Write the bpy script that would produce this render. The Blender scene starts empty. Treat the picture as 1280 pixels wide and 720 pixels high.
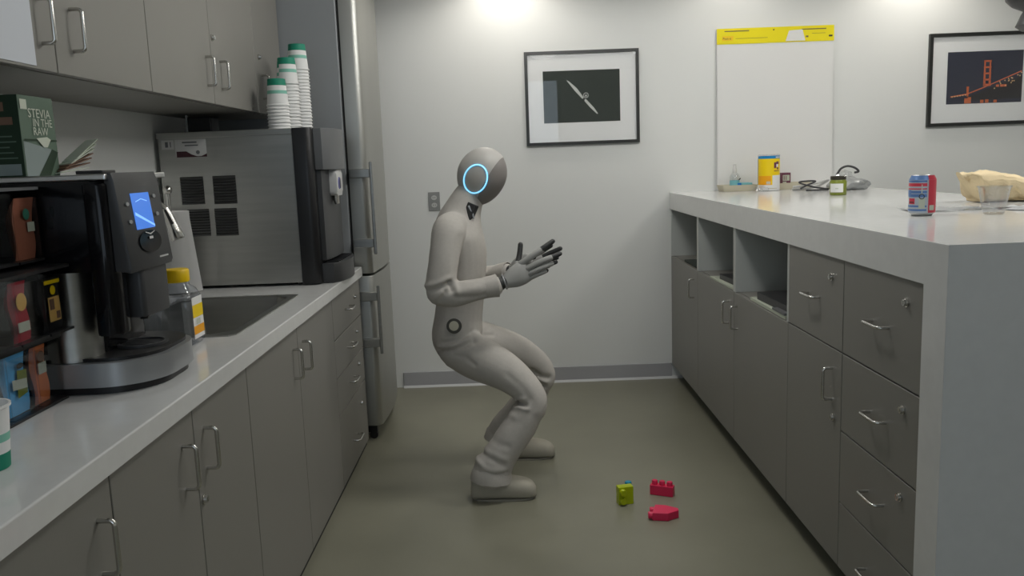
import bpy, bmesh, math, random
from mathutils import Vector, Matrix, noise
random.seed(7)
scene = bpy.context.scene
COL = scene.collection
V = Vector

# ------------------------------------------------------------------ camera
F_PX, CAM_H = 1040.0, 1.38
pitch, roll = math.atan(158 / F_PX), math.atan(.037)
fw = V((0, math.cos(pitch), -math.sin(pitch)))
r0 = V((1, 0, 0)); u0 = r0.cross(fw)
rr = math.cos(roll) * r0 - math.sin(roll) * u0
uu = math.sin(roll) * r0 + math.cos(roll) * u0
cam_d = bpy.data.cameras.new('camera'); cam = bpy.data.objects.new('camera', cam_d); COL.objects.link(cam)
cam_d.sensor_width = 36; cam_d.lens = F_PX / 1280 * 36; cam_d.clip_start = .05
M = Matrix((rr, uu, -fw)).transposed().to_4x4(); M.translation = (0, 0, CAM_H)
cam.matrix_world = M
scene.camera = cam

# ------------------------------------------------------------------ world, lights, exposure
CEIL = 2.62
world = bpy.data.worlds.new('sky'); scene.world = world; world.use_nodes = True
bg = world.node_tree.nodes['Background']
bg.inputs[0].default_value = (.76, .86, 1.0, 1); bg.inputs[1].default_value = 1.9

def spot(loc, energy, size=125, blend=.7, radius=.07, color=(1, .965, .90), tilt=(0, 0)):
    d = bpy.data.lights.new('downlight_or_fill', 'SPOT'); d.energy = energy; d.spot_size = math.radians(size)
    d.spot_blend = blend; d.shadow_soft_size = radius; d.color = color
    o = bpy.data.objects.new('downlight_or_fill', d); COL.objects.link(o); o.location = loc
    o.rotation_euler = (math.radians(tilt[0]), math.radians(tilt[1]), 0)
    return o
for x, e in ((.02, 17), (1.36, 7), (2.42, 17)):                      # small downlights washing the back wall
    spot((x, 4.82, CEIL - .02), e, 150, .7, .05, (1, .945, .86))
for x, y, e in ((.34, 2.95, 66), (1.15, 3.35, 22), (0, 3.9, 9), (.4, 1.5, 8), (1.4, 1.6, 22)):   # added overhead fill spots, fitted to the room's brightness
    spot((x, y, CEIL - .02), e, 176, .15, .22, (1, .985, .945))
def area(name, loc, rot, sx, sy, energy, color):
    d = bpy.data.lights.new(name, 'AREA'); d.shape = 'RECTANGLE'; d.size = sx; d.size_y = sy
    d.energy = energy; d.color = color
    o = bpy.data.objects.new(name, d); COL.objects.link(o); o.location = loc; o.rotation_euler = rot
    return o
area('ceiling_fill_light', (2.3, 3.0, CEIL - .01), (0, 0, 0), .6, .6, 19, (1, .985, .945))   # soft overhead fill added on the bar side
pl = area('window_portal', (-.25, -1.97, 1.75), (math.radians(90), 0, 0), 2.1, 1.6, 1, (1, 1, 1))
pl.data.cycles.is_portal = True

vs = scene.view_settings
vs.view_transform = 'Standard'; vs.look = 'None'; vs.gamma = 1; vs.use_curve_mapping = False
vs.exposure = 0.0

# ------------------------------------------------------------------ materials
def srgb(r, g, b):
    f = lambda c: (c / 255 / 12.92) if c / 255 <= .04045 else ((c / 255 + .055) / 1.055) ** 2.4
    return (f(r), f(g), f(b))
MATS = {}
def mat(name, col, rough=.5, metal=0.0, var=0.0, vscale=8.0, bump=0.0, bscale=60.0, spec=.5, emit=None, estr=0, stretch=None, trans=0.0, ior=1.45, coat=0.0, alpha=1.0):
    m = bpy.data.materials.new(name); m.use_nodes = True; nt = m.node_tree
    b = nt.nodes['Principled BSDF']
    b.inputs['Base Color'].default_value = (*col, 1); b.inputs['Roughness'].default_value = rough
    b.inputs['Metallic'].default_value = metal; b.inputs['Specular IOR Level'].default_value = spec
    b.inputs['IOR'].default_value = ior
    b.inputs['Transmission Weight'].default_value = trans; b.inputs['Coat Weight'].default_value = coat
    b.inputs['Alpha'].default_value = alpha
    if emit:
        b.inputs['Emission Color'].default_value = (*emit, 1); b.inputs['Emission Strength'].default_value = estr
    tc = nt.nodes.new('ShaderNodeTexCoord'); mp = nt.nodes.new('ShaderNodeMapping')
    nt.links.new(tc.outputs['Object'], mp.inputs[0])
    if stretch: mp.inputs['Scale'].default_value = stretch
    n = nt.nodes.new('ShaderNodeTexNoise'); n.inputs['Scale'].default_value = vscale; n.inputs['Detail'].default_value = 5
    nt.links.new(mp.outputs[0], n.inputs['Vector'])
    if var:
        cr = nt.nodes.new('ShaderNodeMixRGB'); cr.blend_type = 'MULTIPLY'; cr.inputs[0].default_value = 1
        rp = nt.nodes.new('ShaderNodeMapRange'); rp.inputs[1].default_value = .3; rp.inputs[2].default_value = .7
        rp.inputs[3].default_value = 1 - var; rp.inputs[4].default_value = 1 + var
        nt.links.new(n.outputs[0], rp.inputs[0])
        cr.inputs[1].default_value = (*col, 1); nt.links.new(rp.outputs[0], cr.inputs[2])
        nt.links.new(cr.outputs[0], b.inputs['Base Color'])
    if bump:
        n2 = nt.nodes.new('ShaderNodeTexNoise'); n2.inputs['Scale'].default_value = bscale; n2.inputs['Detail'].default_value = 4
        nt.links.new(mp.outputs[0], n2.inputs['Vector'])
        bp = nt.nodes.new('ShaderNodeBump'); bp.inputs['Strength'].default_value = bump; bp.inputs['Distance'].default_value = .002
        nt.links.new(n2.outputs[0], bp.inputs['Height']); nt.links.new(bp.outputs[0], b.inputs['Normal'])
    MATS[name] = m
    return m
def clear(name, col=(1, 1, 1), gloss=.10, rough=.03, tint=None):
    """thin clear plastic or glass: mostly lets light through, with a fresnel gloss"""
    m = bpy.data.materials.new(name); m.use_nodes = True; nt = m.node_tree; nt.nodes.remove(nt.nodes['Principled BSDF'])
    out = nt.nodes['Material Output']; t = nt.nodes.new('ShaderNodeBsdfTransparent'); g = nt.nodes.new('ShaderNodeBsdfGlossy')
    t.inputs[0].default_value = (*col, 1); g.inputs['Roughness'].default_value = rough
    fr = nt.nodes.new('ShaderNodeFresnel')
    ge = nt.nodes.new('ShaderNodeNewGeometry'); mi = nt.nodes.new('ShaderNodeMix')      # same reflectance from inside and outside
    mi.inputs[2].default_value = 1.45; mi.inputs[3].default_value = 1 / 1.45
    nt.links.new(ge.outputs['Backfacing'], mi.inputs[0]); nt.links.new(mi.outputs[0], fr.inputs[0])
    ad = nt.nodes.new('ShaderNodeMath'); ad.operation = 'ADD'; ad.inputs[1].default_value = gloss; ad.use_clamp = True
    nt.links.new(fr.outputs[0], ad.inputs[0])
    mx = nt.nodes.new('ShaderNodeMixShader'); nt.links.new(ad.outputs[0], mx.inputs[0])
    nt.links.new(t.outputs[0], mx.inputs[1]); nt.links.new(g.outputs[0], mx.inputs[2]); nt.links.new(mx.outputs[0], out.inputs[0])
    MATS[name] = m
    return m

mat('wall_paint', (.75, .76, .745), .7, var=.015, vscale=1.5, bump=.05, bscale=220)
mat('ceiling_paint', (.78, .78, .76), .8)
mat('floor_vinyl', (.235, .23, .175), .33, var=.10, vscale=1.6, bump=.03, bscale=40, spec=.4)
mat('base_vinyl', (.40, .40, .415), .45)
mat('base_lip', (.58, .59, .59), .45)
mat('laminate', (.225, .218, .198), .42, var=.02, vscale=3, bump=.03, bscale=300)
mat('carcass', (.05, .05, .047), .6)
mat('white_melamine', (.50, .52, .50), .5)
mat('quartz', (.67, .675, .665), .12, var=.02, vscale=30, spec=.5)
mat('chrome', (.62, .61, .58), .22, 1.0)
mat('steel', (.42, .42, .40), .34, 1.0, var=.08, vscale=3, stretch=(1, 1, 14), bump=.02, bscale=30)
mat('steel_dark', (.25, .255, .26), .38, 1.0)
mat('fridge_front', (.44, .44, .415), .46, 1.0, var=.04, vscale=4, stretch=(1, 1, .1))
mat('fridge_side', (.27, .285, .295), .45, .1, var=.04, vscale=2)
mat('black_plastic', (.012, .012, .013), .35)
mat('gloss_black', (.005, .005, .006), .10, spec=.28)
mat('dark_grey', (.045, .046, .048), .4)
mat('mid_grey', (.13, .135, .14), .45)
mat('silver_plastic', (.36, .37, .38), .33, .55)
mat('white_plastic', (.55, .55, .54), .4)
mat('paper', (.75, .75, .74), .8)
mat('paper_cool', (.62, .65, .70), .8)
mat('cup_green', srgb(20, 130, 104), .6)
mat('cup_pale_green', srgb(128, 188, 170), .6)
mat('suit', (.485, .46, .425), .92, var=.03, vscale=90, bump=.25, bscale=700, spec=.15)
mat('shoe_knit', (.43, .405, .34), .9, bump=.25, bscale=600, spec=.15)
mat('head_shell', (.46, .445, .42), .45, bump=.02, bscale=200)
mat('face_plate', (.23, .212, .20), .42)  # darker own tone, with the down-facing shade put into the colour
mat('glove', (.34, .34, .325), .75, bump=.2, bscale=500)
mat('finger_dark', (.035, .036, .036), .5)
mat('ring_glow', (.1, .5, .9), .3, emit=(.08, .50, .95), estr=1.0)
mat('ring_core', (.5, .8, .9), .3, emit=(.42, .85, 1.0), estr=1.0)
mat('screen_glow', (.02, .05, .2), .2, emit=(.05, .18, .62), estr=1.0)
mat('screen_light', (.2, .4, .8), .2, emit=(.22, .48, .9), estr=.9)
mat('frame_black', (.022, .023, .022), .35)
mat('mat_board', (.88, .89, .89), .8)
mat('print_green', srgb(48, 56, 51), .7)
mat('print_sky', srgb(44, 47, 66), .7)
mat('print_hill', srgb(36, 33, 38), .7)
mat('print_orange', srgb(228, 118, 76), .7)
mat('print_lamp', srgb(236, 196, 140), .7)
mat('print_red', srgb(205, 105, 58), .7)
mat('print_white', srgb(205, 208, 205), .7)
mat('yellow_band', srgb(236, 220, 8), .6)
mat('yellow', srgb(242, 208, 4), .45)
mat('yellow_orange', srgb(240, 165, 10), .45)
mat('yellow_lid', srgb(240, 200, 10), .4)
mat('tin_blue', srgb(20, 130, 190), .4)
mat('purple_print', srgb(110, 60, 80), .5)
mat('brown_ink', srgb(120, 105, 70), .6)
mat('dark_ink', srgb(55, 55, 50), .6)
mat('teal_paper', srgb(120, 185, 195), .6)
mat('label_blue', srgb(20, 120, 200), .5)
mat('cardboard_pale', srgb(196, 190, 170), .85)
mat('kraft', srgb(216, 197, 160), .85, var=.06, vscale=14)
mat('red_can', srgb(205, 66, 82), .35, .2)
mat('can_blue', srgb(92, 126, 178), .35, .2)
mat('can_grey', srgb(182, 190, 198), .35, .3)
mat('aluminium', (.6, .6, .6), .3, 1.0)
mat('jar_green', srgb(122, 132, 48), .35)
mat('jar_dark_lid', srgb(45, 42, 30), .4)
mat('grey_bag', (.33, .34, .34), .28, .25)
mat('napkin', (.72, .73, .73), .85)
mat('red_brick', srgb(222, 42, 88), .35, spec=.5)
mat('green_brick', srgb(172, 186, 8), .35)
mat('blue_brick', srgb(20, 140, 175), .35)
mat('box_green_dark', srgb(22, 48, 26), .6)
mat('box_green', srgb(86, 106, 90), .6)
mat('box_grey', srgb(128, 140, 138), .6)
mat('packet', srgb(190, 196, 180), .7)
mat('packet_brown', srgb(120, 92, 74), .7)
mat('pouch_brown', srgb(178, 112, 88), .45)
mat('pouch_orange', srgb(220, 128, 76), .45)
mat('pack_blue', srgb(92, 176, 230), .45)
mat('pack_red', srgb(170, 36, 56), .45)
mat('pack_gold', srgb(225, 182, 104), .5)
mat('pack_teal', srgb(60, 130, 110), .5)
mat('rack_black', (.018, .018, .019), .3)
mat('magazine_dark', (.03, .03, .032), .4)
mat('sticker_dark', srgb(60, 25, 35), .5)
mat('lens_blue', srgb(120, 120, 175), .2)
mat('outlet_grey', (.27, .275, .27), .4)
mat('badge_dark', (.075, .072, .062), .6)
mat('badge_pale', (.60, .57, .46), .6)
mat('rubber', (.02, .02, .02), .7)
mat('grout_dark', (.03, .03, .03), .8)
mat('sole', (.30, .285, .24), .8)
clear('clear_plastic', (.96, .965, .97), .10, .10)
clear('rack_acrylic', (.95, .955, .96), .03, .06)
clear('jar_plastic', (.80, .82, .86), .06, .08)
clear('picture_glass', (1, 1, 1), 0, .01)
clear('window_glass', (.96, .98, .98), .02, .01)

# ------------------------------------------------------------------ mesh helpers
def bm_(): return bmesh.new()
def box(bm, x0, x1, y0, y1, z0, z1, bev=0.0, seg=2):
    vs_ = [bm.verts.new((x, y, z)) for x in (x0, x1) for y in (y0, y1) for z in (z0, z1)]
    fs = [(0, 1, 3, 2), (4, 6, 7, 5), (0, 4, 5, 1), (2, 3, 7, 6), (0, 2, 6, 4), (1, 5, 7, 3)]
    faces = [bm.faces.new([vs_[i] for i in f]) for f in fs]
    if bev:
        es = list({e for f in faces for e in f.edges})
        bmesh.ops.bevel(bm, geom=es, offset=bev, segments=seg, affect='EDGES', profile=.5)
    return bm
def frames(pts):
    ts = []
    for i in range(len(pts)):
        a = pts[max(i - 1, 0)]; b = pts[min(i + 1, len(pts) - 1)]
        ts.append((b - a).normalized())
    return ts
def loft(bm, rings, cap=True):
    vr = [[bm.verts.new(p) for p in r] for r in rings]
    n = len(vr[0])
    for a, b in zip(vr, vr[1:]):
        for i in range(n):
            bm.faces.new((a[i], a[(i + 1) % n], b[(i + 1) % n], b[i]))
    if cap:
        bm.faces.new(list(reversed(vr[0]))); bm.faces.new(vr[-1])
    return vr
def tube(bm, pts, rad, n=10, cap=True, dome=False):
    pts = [V(p) for p in pts]
    if not isinstance(rad, (list, tuple)): rad = [rad] * len(pts)
    rad = list(rad)
    if dome:
        t0 = (pts[0] - pts[1]).normalized(); t1 = (pts[-1] - pts[-2]).normalized()
        ra, rb = rad[0], rad[-1]
        pts = [pts[0] + t0 * ra * s for s in (.98, .8, .45)] + pts + [pts[-1] + t1 * rb * s for s in (.45, .8, .98)]
        rad = [ra * .2, ra * .6, ra * .89] + rad + [rb * .89, rb * .6, rb * .2]
    ts = frames(pts)
    up = V((0, 0, 1)) if abs(ts[0].z) < .9 else V((1, 0, 0))
    u = ts[0].cross(up).normalized(); rings = []
    for p, t, r in zip(pts, ts, rad):
        u = (u - t * u.dot(t)).normalized(); v = t.cross(u)
        rings.append([p + (u * math.cos(2 * math.pi * k / n) + v * math.sin(2 * math.pi * k / n)) * r for k in range(n)])
    loft(bm, rings, cap)
    return bm
def smooth_path(pts, k=6):
    pts = [V(p) for p in pts]; out = []
    for i in range(len(pts) - 1):
        p0 = pts[max(i - 1, 0)]; p1 = pts[i]; p2 = pts[i + 1]; p3 = pts[min(i + 2, len(pts) - 1)]
        for j in range(k):
            t = j / k
            out.append(.5 * ((2 * p1) + (p2 - p0) * t + (2 * p0 - 5 * p1 + 4 * p2 - p3) * t * t + (3 * p1 - p0 - 3 * p2 + p3) * t ** 3))
    out.append(pts[-1])
    return out
def lathe(bm, prof, c=(0, 0, 0), n=24, mats=None, close=True):
    c = V(c)
    rings = [[bm.verts.new(c + V((r * math.cos(2 * math.pi * k / n), r * math.sin(2 * math.pi * k / n), z))) for k in range(n)] for r, z in prof]
    for j, (a, b) in enumerate(zip(rings, rings[1:])):
        for i in range(n):
            f = bm.faces.new((a[i], a[(i + 1) % n], b[(i + 1) % n], b[i]))
            if mats: f.material_index = mats[j]
    if close:
        f = bm.faces.new(list(reversed(rings[0])))
        if mats: f.material_index = mats[0]
        f = bm.faces.new(rings[-1])
        if mats: f.material_index = mats[-1]
    return bm
def prism(bm, pts, z0, z1, frame=None, bev=0.0, mi=0):
    """pts 2D outline; frame=(o,ex,ey,en)"""
    o, ex, ey, en = frame or (V((0, 0, 0)), V((1, 0, 0)), V((0, 1, 0)), V((0, 0, 1)))
    a = [bm.verts.new(o + ex * p[0] + ey * p[1] + en * z0) for p in pts]
    b = [bm.verts.new(o + ex * p[0] + ey * p[1] + en * z1) for p in pts]
    n = len(pts); fs = []
    fs.append(bm.faces.new(list(reversed(a)))); fs.append(bm.faces.new(b))
    for i in range(n): fs.append(bm.faces.new((a[i], a[(i + 1) % n], b[(i + 1) % n], b[i])))
    for f in fs: f.material_index = mi
    if bev:
        es = [e for e in fs[1].edges] + [e for e in fs[0].edges]
        bmesh.ops.bevel(bm, geom=es, offset=bev, segments=2, affect='EDGES', profile=.5)
    return bm
def rrect(x0, x1, y0, y1, r, n=6):
    """rounded rect; r = (r at x1y0, x1y1, x0y1, x0y0) or number"""
    if not isinstance(r, (tuple, list)): r = (r,) * 4
    out = []
    for (cx, cy, a0), q in zip(((x1, y0, -90), (x1, y1, 0), (x0, y1, 90), (x0, y0, 180)), r):
        sx = -1 if cx == x1 else 1; sy = 1 if cy == y0 else -1
        if q <= 1e-5: out.append((cx, cy)); continue
        for k in range(n + 1):
            a = math.radians(a0 + 90 * k / n)
            out.append((cx + sx * q + q * math.cos(a), cy + sy * q + q * math.sin(a)))
    return out
class Root:
    pass
def obj(name, bm, m, parent=None, smooth=None, mats=None):
    """link a bmesh (world coordinates) as one mesh object; children are shifted into their thing's frame"""
    bmesh.ops.recalc_face_normals(bm, faces=bm.faces)
    org = V((0, 0, 0))
    if parent is not None: org = V(parent['_org'])
    if org.length: bmesh.ops.translate(bm, verts=bm.verts, vec=-org)
    me = bpy.data.meshes.new(name); bm.to_mesh(me); bm.free()
    for k in (mats or [m]): me.materials.append(MATS[k])
    if smooth:
        for p in me.polygons: p.use_smooth = True
        try: me.set_sharp_from_angle(angle=math.radians(smooth))
        except Exception: pass
    o = bpy.data.objects.new(name, me); COL.objects.link(o)
    o['_org'] = tuple(org)
    if parent is not None: o.parent = parent
    return o
def thing(name, label, cat, loc, group=None):
    o = bpy.data.objects.new(name, None); COL.objects.link(o); o.location = loc; o.empty_display_size = .05
    o['label'] = label; o['category'] = cat; o['_org'] = tuple(loc)
    if group: o['group'] = group
    return o
def tag(o, label, cat, group=None):
    o['label'] = label; o['category'] = cat
    if group: o['group'] = group
    return o
def struct(name, bm, m, parent=None, smooth=None):
    o = obj(name, bm, m, parent, smooth)
    if parent is None: o['kind'] = 'structure'
    return o
def recenter(o):
    """move a single-mesh thing's origin to the middle of its base"""
    me = o.data; xs = [v.co for v in me.vertices]
    c = V(((min(p.x for p in xs) + max(p.x for p in xs)) / 2, (min(p.y for p in xs) + max(p.y for p in xs)) / 2, min(p.z for p in xs)))
    me.transform(Matrix.Translation(-c)); o.location = c; o['_org'] = tuple(c)
    return o
def text_bm(bm, s, size, frame, mi=0, align='LEFT', sx=1.0):
    cu = bpy.data.curves.new('t', 'FONT'); cu.body = s; cu.size = size; cu.align_x = align; cu.resolution_u = 2
    to = bpy.data.objects.new('t', cu); COL.objects.link(to)
    bpy.context.view_layer.update()
    me = bpy.data.meshes.new_from_object(to.evaluated_get(bpy.context.evaluated_depsgraph_get()))
    bpy.data.objects.remove(to); bpy.data.curves.remove(cu)
    o, ex, ey, en = frame
    vm = [bm.verts.new(o + ex * v.co.x * sx + ey * v.co.y) for v in me.vertices]
    for p in me.polygons:
        try:
            f = bm.faces.new([vm[i] for i in p.vertices]); f.material_index = mi
        except ValueError: pass
    bpy.data.meshes.remove(me)
def decal(name, polys, frame, mats, parent, texts=()):
    """flat print: polys [(pts2d, mat index, layer)] on a frame"""
    bm = bm_(); o, ex, ey, en = frame
    for pts, mi, ly in polys:
        f = bm.faces.new([bm.verts.new(o + ex * p[0] + ey * p[1] + en * (.0006 * ly)) for p in pts]); f.material_index = mi
    for s, size, x, y, mi, ly, sx in texts:
        text_bm(bm, s, size, (o + ex * x + ey * y + en * (.0006 * ly), ex, ey, en), mi, 'LEFT', sx)
    return obj(name, bm, None, parent, mats=mats)
def R_(x0, y0, x1, y1): return [(x0, y0), (x1, y0), (x1, y1), (x0, y1)]
def circ(cx, cy, rx, ry=None, n=20):
    ry = ry or rx
    return [(cx + rx * math.cos(2 * math.pi * k / n), cy + ry * math.sin(2 * math.pi * k / n)) for k in range(n)]

# ------------------------------------------------------------------ the room
XL, XR, YB, YF = -1.45, 4.3, 5.087, -2.0
struct('floor', box(bm_(), XL - .2, XR + .2, YF - .2, YB + .2, -.1, 0), 'floor_vinyl')
struct('ceiling', box(bm_(), XL - .2, XR + .2, YF - .2, YB + .2, CEIL, CEIL + .1), 'ceiling_paint')
struct('wall_back', box(bm_(), XL - .1, XR + .1, YB, YB + .12, 0, CEIL), 'wall_paint')
struct('wall_left', box(bm_(), XL - .12, XL, YF, YB, 0, CEIL), 'wall_paint')
struct('wall_right', box(bm_(), XR, XR + .12, YF, YB, 0, CEIL), 'wall_paint')
WX0, WX1, WZ0, WZ1 = -1.3, .8, .95, 2.55
b = bm_()
box(b, XL - .1, WX0, YF - .12, YF, 0, CEIL); box(b, WX1, XR + .1, YF - .12, YF, 0, CEIL)
box(b, WX0, WX1, YF - .12, YF, 0, WZ0); box(b, WX0, WX1, YF - .12, YF, WZ1, CEIL)
struct('wall_front', b, 'wall_paint')
w = bpy.data.objects.new('window_1', None); COL.objects.link(w); w['kind'] = 'structure'; w['_org'] = (0, 0, 0)
b = bm_()
for x0, x1, z0, z1 in ((WX0, WX0 + .05, WZ0, WZ1), (WX1 - .05, WX1, WZ0, WZ1), (WX0 + .05, WX1 - .05, WZ0, WZ0 + .05), (WX0 + .05, WX1 - .05, WZ1 - .05, WZ1), (-.275, -.225, WZ0 + .05, WZ1 - .05)):
    box(b, x0, x1, YF - .10, YF - .04, z0, z1)
obj('window_frame', b, 'white_plastic', w)
for x0, x1 in ((WX0 + .05, -.275), (-.225, WX1 - .05)):
    obj('pane', box(bm_(), x0, x1, YF - .073, YF - .067, WZ0 + .05, WZ1 - .05), 'window_glass', w)
b = bm_(); box(b, -.70, .985, YB - .012, YB - .0005, .012, .098, .003)
bb = struct('baseboard_back', b, 'base_vinyl')
obj('bottom_lip', prism(bm_(), [(0, 0), (.024, 0), (.012, .013), (0, .014)], -.70, 1.05, (V((0, YB - .0005, .0005)), V((0, -1, 0)), V((0, 0, 1)), V((1, 0, 0)))), 'base_lip', bb)

# ------------------------------------------------------------------ cabinet helpers
def handle_bm(p, axis, out, L=.10, proj=.030, r=.0048):
    """bar pull: p = middle on the door surface, axis along the bar, out = away from the door"""
    p, a, o = V(p), V(axis), V(out); h = L / 2; pts = [p - a * h]
    c = .010
    pts += [p - a * h + o * (proj - c)]
    for k in range(1, 5):
        t = math.radians(90 * k / 4); pts.append(p - a * h + o * (proj - c) + o * (c * math.sin(t)) + a * (c * (1 - math.cos(t))))
    q = [p + (pt - p) - 2 * a * (pt - p).dot(a) for pt in pts]
    bm = bm_(); tube(bm, pts + list(reversed(q)), r, 10)
    return bm
def lock_bm(p, out):
    p, o = V(p), V(out); bm = bm_()
    tube(bm, [p, p + o * .004, p + o * .0042, p + o * .011], [.012, .012, .0095, .0085], 16)
    up = V((0, 0, 1)); s = o.cross(up)
    q = p + o * .011
    prism(bm, [(-.0012, -.005), (.0012, -.005), (.0012, .005), (-.0012, .005)], 0, .0015, (q, s, up, o))
    return bm
def door(name, parent, x, side, y0, y1, z0, z1, handle=None, hy=None, hz=None, lock=None, thick=.019, gap=.0021):
    """door or drawer front lying in a plane x = const; side = +1 if it faces +X"""
    xa, xb = (x - thick, x) if side > 0 else (x, x + thick)
    d = obj(name, box(bm_(), xa, xb, y0 + gap, y1 - gap, z0 + gap, z1 - gap, .0012, 1), 'laminate', parent)
    if handle:
        ax = (0, 0, 1) if handle == 'v' else (0, 1, 0)
        h = obj('handle', handle_bm((x, hy, hz), ax, (side, 0, 0)), 'chrome', d, 60); h['label'] = 'chrome bar handle'
    if lock:
        l = obj('lock', lock_bm((x, lock[0], lock[1]), (side, 0, 0)), 'chrome', d, 50); l['label'] = 'small round chrome lock'
    return d
def carcass(parent, x0, x1, y0, y1, z0, z1, t=.016, top=True):
    b = bm_()
    box(b, x0, x1, y0, y0 + t, z0, z1); box(b, x0, x1, y1 - t, y1, z0, z1)
    box(b, x0, x1, y0 + t, y1 - t, z0, z0 + t)
    if top: box(b, x0, x1, y0 + t, y1 - t, z1 - t, z1)
    xb0, xb1 = (x0, x0 + .006) if abs(x0) > abs(x1) else (x1 - .006, x1)
    box(b, xb0, xb1, y0 + t, y1 - t, z0 + t, z1 - t)
    return obj('carcass', b, 'carcass', parent)

# ------------------------------------------------------------------ left base run
LX = -.747; LZ0, LZ1 = .028, .846; TOP_L = .897
def left_unit(label, y0, y1, top=True):
    t = thing('base_cabinet', label, 'cabinet', ((XL + LX) / 2, (y0 + y1) / 2, 0), 'grey base cabinets under the left worktop')
    carcass(t, XL + .004, LX - .0205, y0 + .001, y1 - .001, LZ0, LZ1 + .003, .016, top)
    obj('plinth', box(bm_(), XL + .05, LX - .012, y0 + .001, y1 - .001, 0, LZ0 - .001), 'grout_dark', t)
    return t
t = left_unit('grey base cabinet with one long handle nearest the camera, left worktop', .80, 1.452)
door('door', t, LX, 1, .80, 1.452, LZ0, LZ1, 'v', 1.394, .73)
t = left_unit('grey two-door base cabinet below the coffee machine, with a lock', 1.452, 2.254)
door('door', t, LX, 1, 1.452, 1.853, LZ0, LZ1, 'v', 1.783, .73)
door('door', t, LX, 1, 1.853, 2.254, LZ0, LZ1, 'v', 1.914, .73, (1.872, .619))
t = left_unit('wide grey two-door base cabinet under the sink', 2.254, 3.392, False)
door('door', t, LX, 1, 2.254, 2.815, LZ0, LZ1, 'v', 2.748, .73)
door('door', t, LX, 1, 2.815, 3.392, LZ0, LZ1, 'v', 2.877, .73)
t = left_unit('grey four-drawer cabinet beside the fridge, end of left run', 3.392, 4.03)
zz = [LZ0, .340, .502, .666, LZ1]
for k in range(4):
    hz = (.15, .425, .585, .757)[k]
    door('drawer', t, LX, 1, 3.392, 4.03, zz[k], zz[k + 1], 'h', 3.70, hz, (3.875, (.262, .455, .612, .778)[k]))

# worktop, with a cut-out for the sink
SX0, SX1, SY0, SY1 = -1.27, -.842, 2.44, 3.19
b = bm_(); TX1 = -.733; z0, z1 = TOP_L - .046, TOP_L
out = [(XL + .001, .78), (TX1, .78), (TX1, 4.055), (XL + .001, 4.055)]
hole = [(SX0, SY0), (SX1, SY0), (SX1, SY1), (SX0, SY1)]
def ringface(z, flip):
    a = [b.verts.new((*p, z)) for p in out]; c = [b.verts.new((*p, z)) for p in hole]
    for i in range(4):
        q = [a[i], a[(i + 1) % 4], c[(i + 1) % 4], c[i]]
        b.faces.new(q if not flip else q[::-1])
    return a, c
a1, c1 = ringface(z1, False); a0, c0 = ringface(z0, True)
for i in range(4):
    b.faces.new((a0[i], a0[(i + 1) % 4], a1[(i + 1) % 4], a1[i])); b.faces.new((c1[i], c1[(i + 1) % 4], c0[(i + 1) % 4], c0[i]))
es = [e for e in b.edges if all(abs(v.co.x - TX1) < 1e-4 and abs(v.co.z - z1) < 1e-4 for v in e.verts)]
bmesh.ops.bevel(b, geom=es, offset=.004, segments=3, affect='EDGES', profile=.5)
wt = thing('worktop', 'long white quartz worktop with sink cut-out on the left run', 'worktop', ((XL + TX1) / 2, 2.4, z0))
obj('slab', b, 'quartz', wt)

# sink: rim, basin, drain
sk = thing('kitchen_sink', 'rectangular stainless drop-in sink with angled corners in the left worktop', 'sink', ((SX0 + SX1) / 2, (SY0 + SY1) / 2, TOP_L - .19))
def oct_(x0, x1, y0, y1, c): return [(x0 + c, y0), (x1 - c, y0), (x1, y0 + c), (x1, y1 - c), (x1 - c, y1), (x0 + c, y1), (x0, y1 - c), (x0, y0 + c)]
o1 = oct_(SX0 - .014, SX1 + .014, SY0 - .014, SY1 + .014, .02); o2 = oct_(SX0 + .012, SX1 - .012, SY0 + .012, SY1 - .012, .055)
b = bm_()
rings = [[V((*p, TOP_L + .0006)) for p in o1], [V((*p, TOP_L + .004)) for p in o1], [V((*p, TOP_L + .004)) for p in o2], [V((*p, TOP_L - .003)) for p in o2]]
loft(b, rings, False); obj('rim', b, 'steel', sk)
o3 = oct_(SX0 + .03, SX1 - .03, SY0 + .03, SY1 - .03, .06)
b = bm_(); vr = loft(b, [[V((*p, TOP_L - .003)) for p in o2], [V((*p, TOP_L - .16)) for p in oct_(SX0 + .022, SX1 - .022, SY0 + .022, SY1 - .022, .06)], [V((*p, TOP_L - .178)) for p in o3]], False)
b.faces.new(vr[-1]); obj('basin', b, 'steel', sk)
b = bm_(); lathe(b, [(.045, 0), (.045, .003), (.03, .004), (.028, -.001), (.005, -.001)], (-1.05, 2.82, TOP_L - .1775), 24); obj('drain', b, 'chrome', sk, 40)

# ------------------------------------------------------------------ left wall cabinets
UX, UZ0, UZ1 = -1.06, 1.625, 2.50
def upper(label, y0, y1):
    t = thing('wall_cabinet', label, 'cabinet', ((XL + UX) / 2, (y0 + y1) / 2, UZ0), 'grey wall cabinets over the left worktop')
    b = bm_(); box(b, XL + .002, UX - .0205, y0 + .0008, y1 - .0008, UZ0, UZ1)
    obj('carcass', b, 'laminate', t)
    obj('seam_shade', box(bm_(), UX - .0203, UX - .0193, y0 + .001, y1 - .001, UZ0 + .003, UZ1 - .003), 'carcass', t)  # dark sheet added behind the doors to shade the seams
    return t
t = upper('grey two-door wall cabinet with a white sheet on its near door', 1.50, 2.573)
door('door', t, UX, 1, 1.50, 2.04, UZ0, UZ1, 'v', 1.985, 1.738)
door('door', t, UX, 1, 2.04, 2.573, UZ0, UZ1, 'v', 2.125, 1.738)
t = upper('grey two-door wall cabinet with paired handles above the ice machine', 2.573, 3.655)
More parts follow.
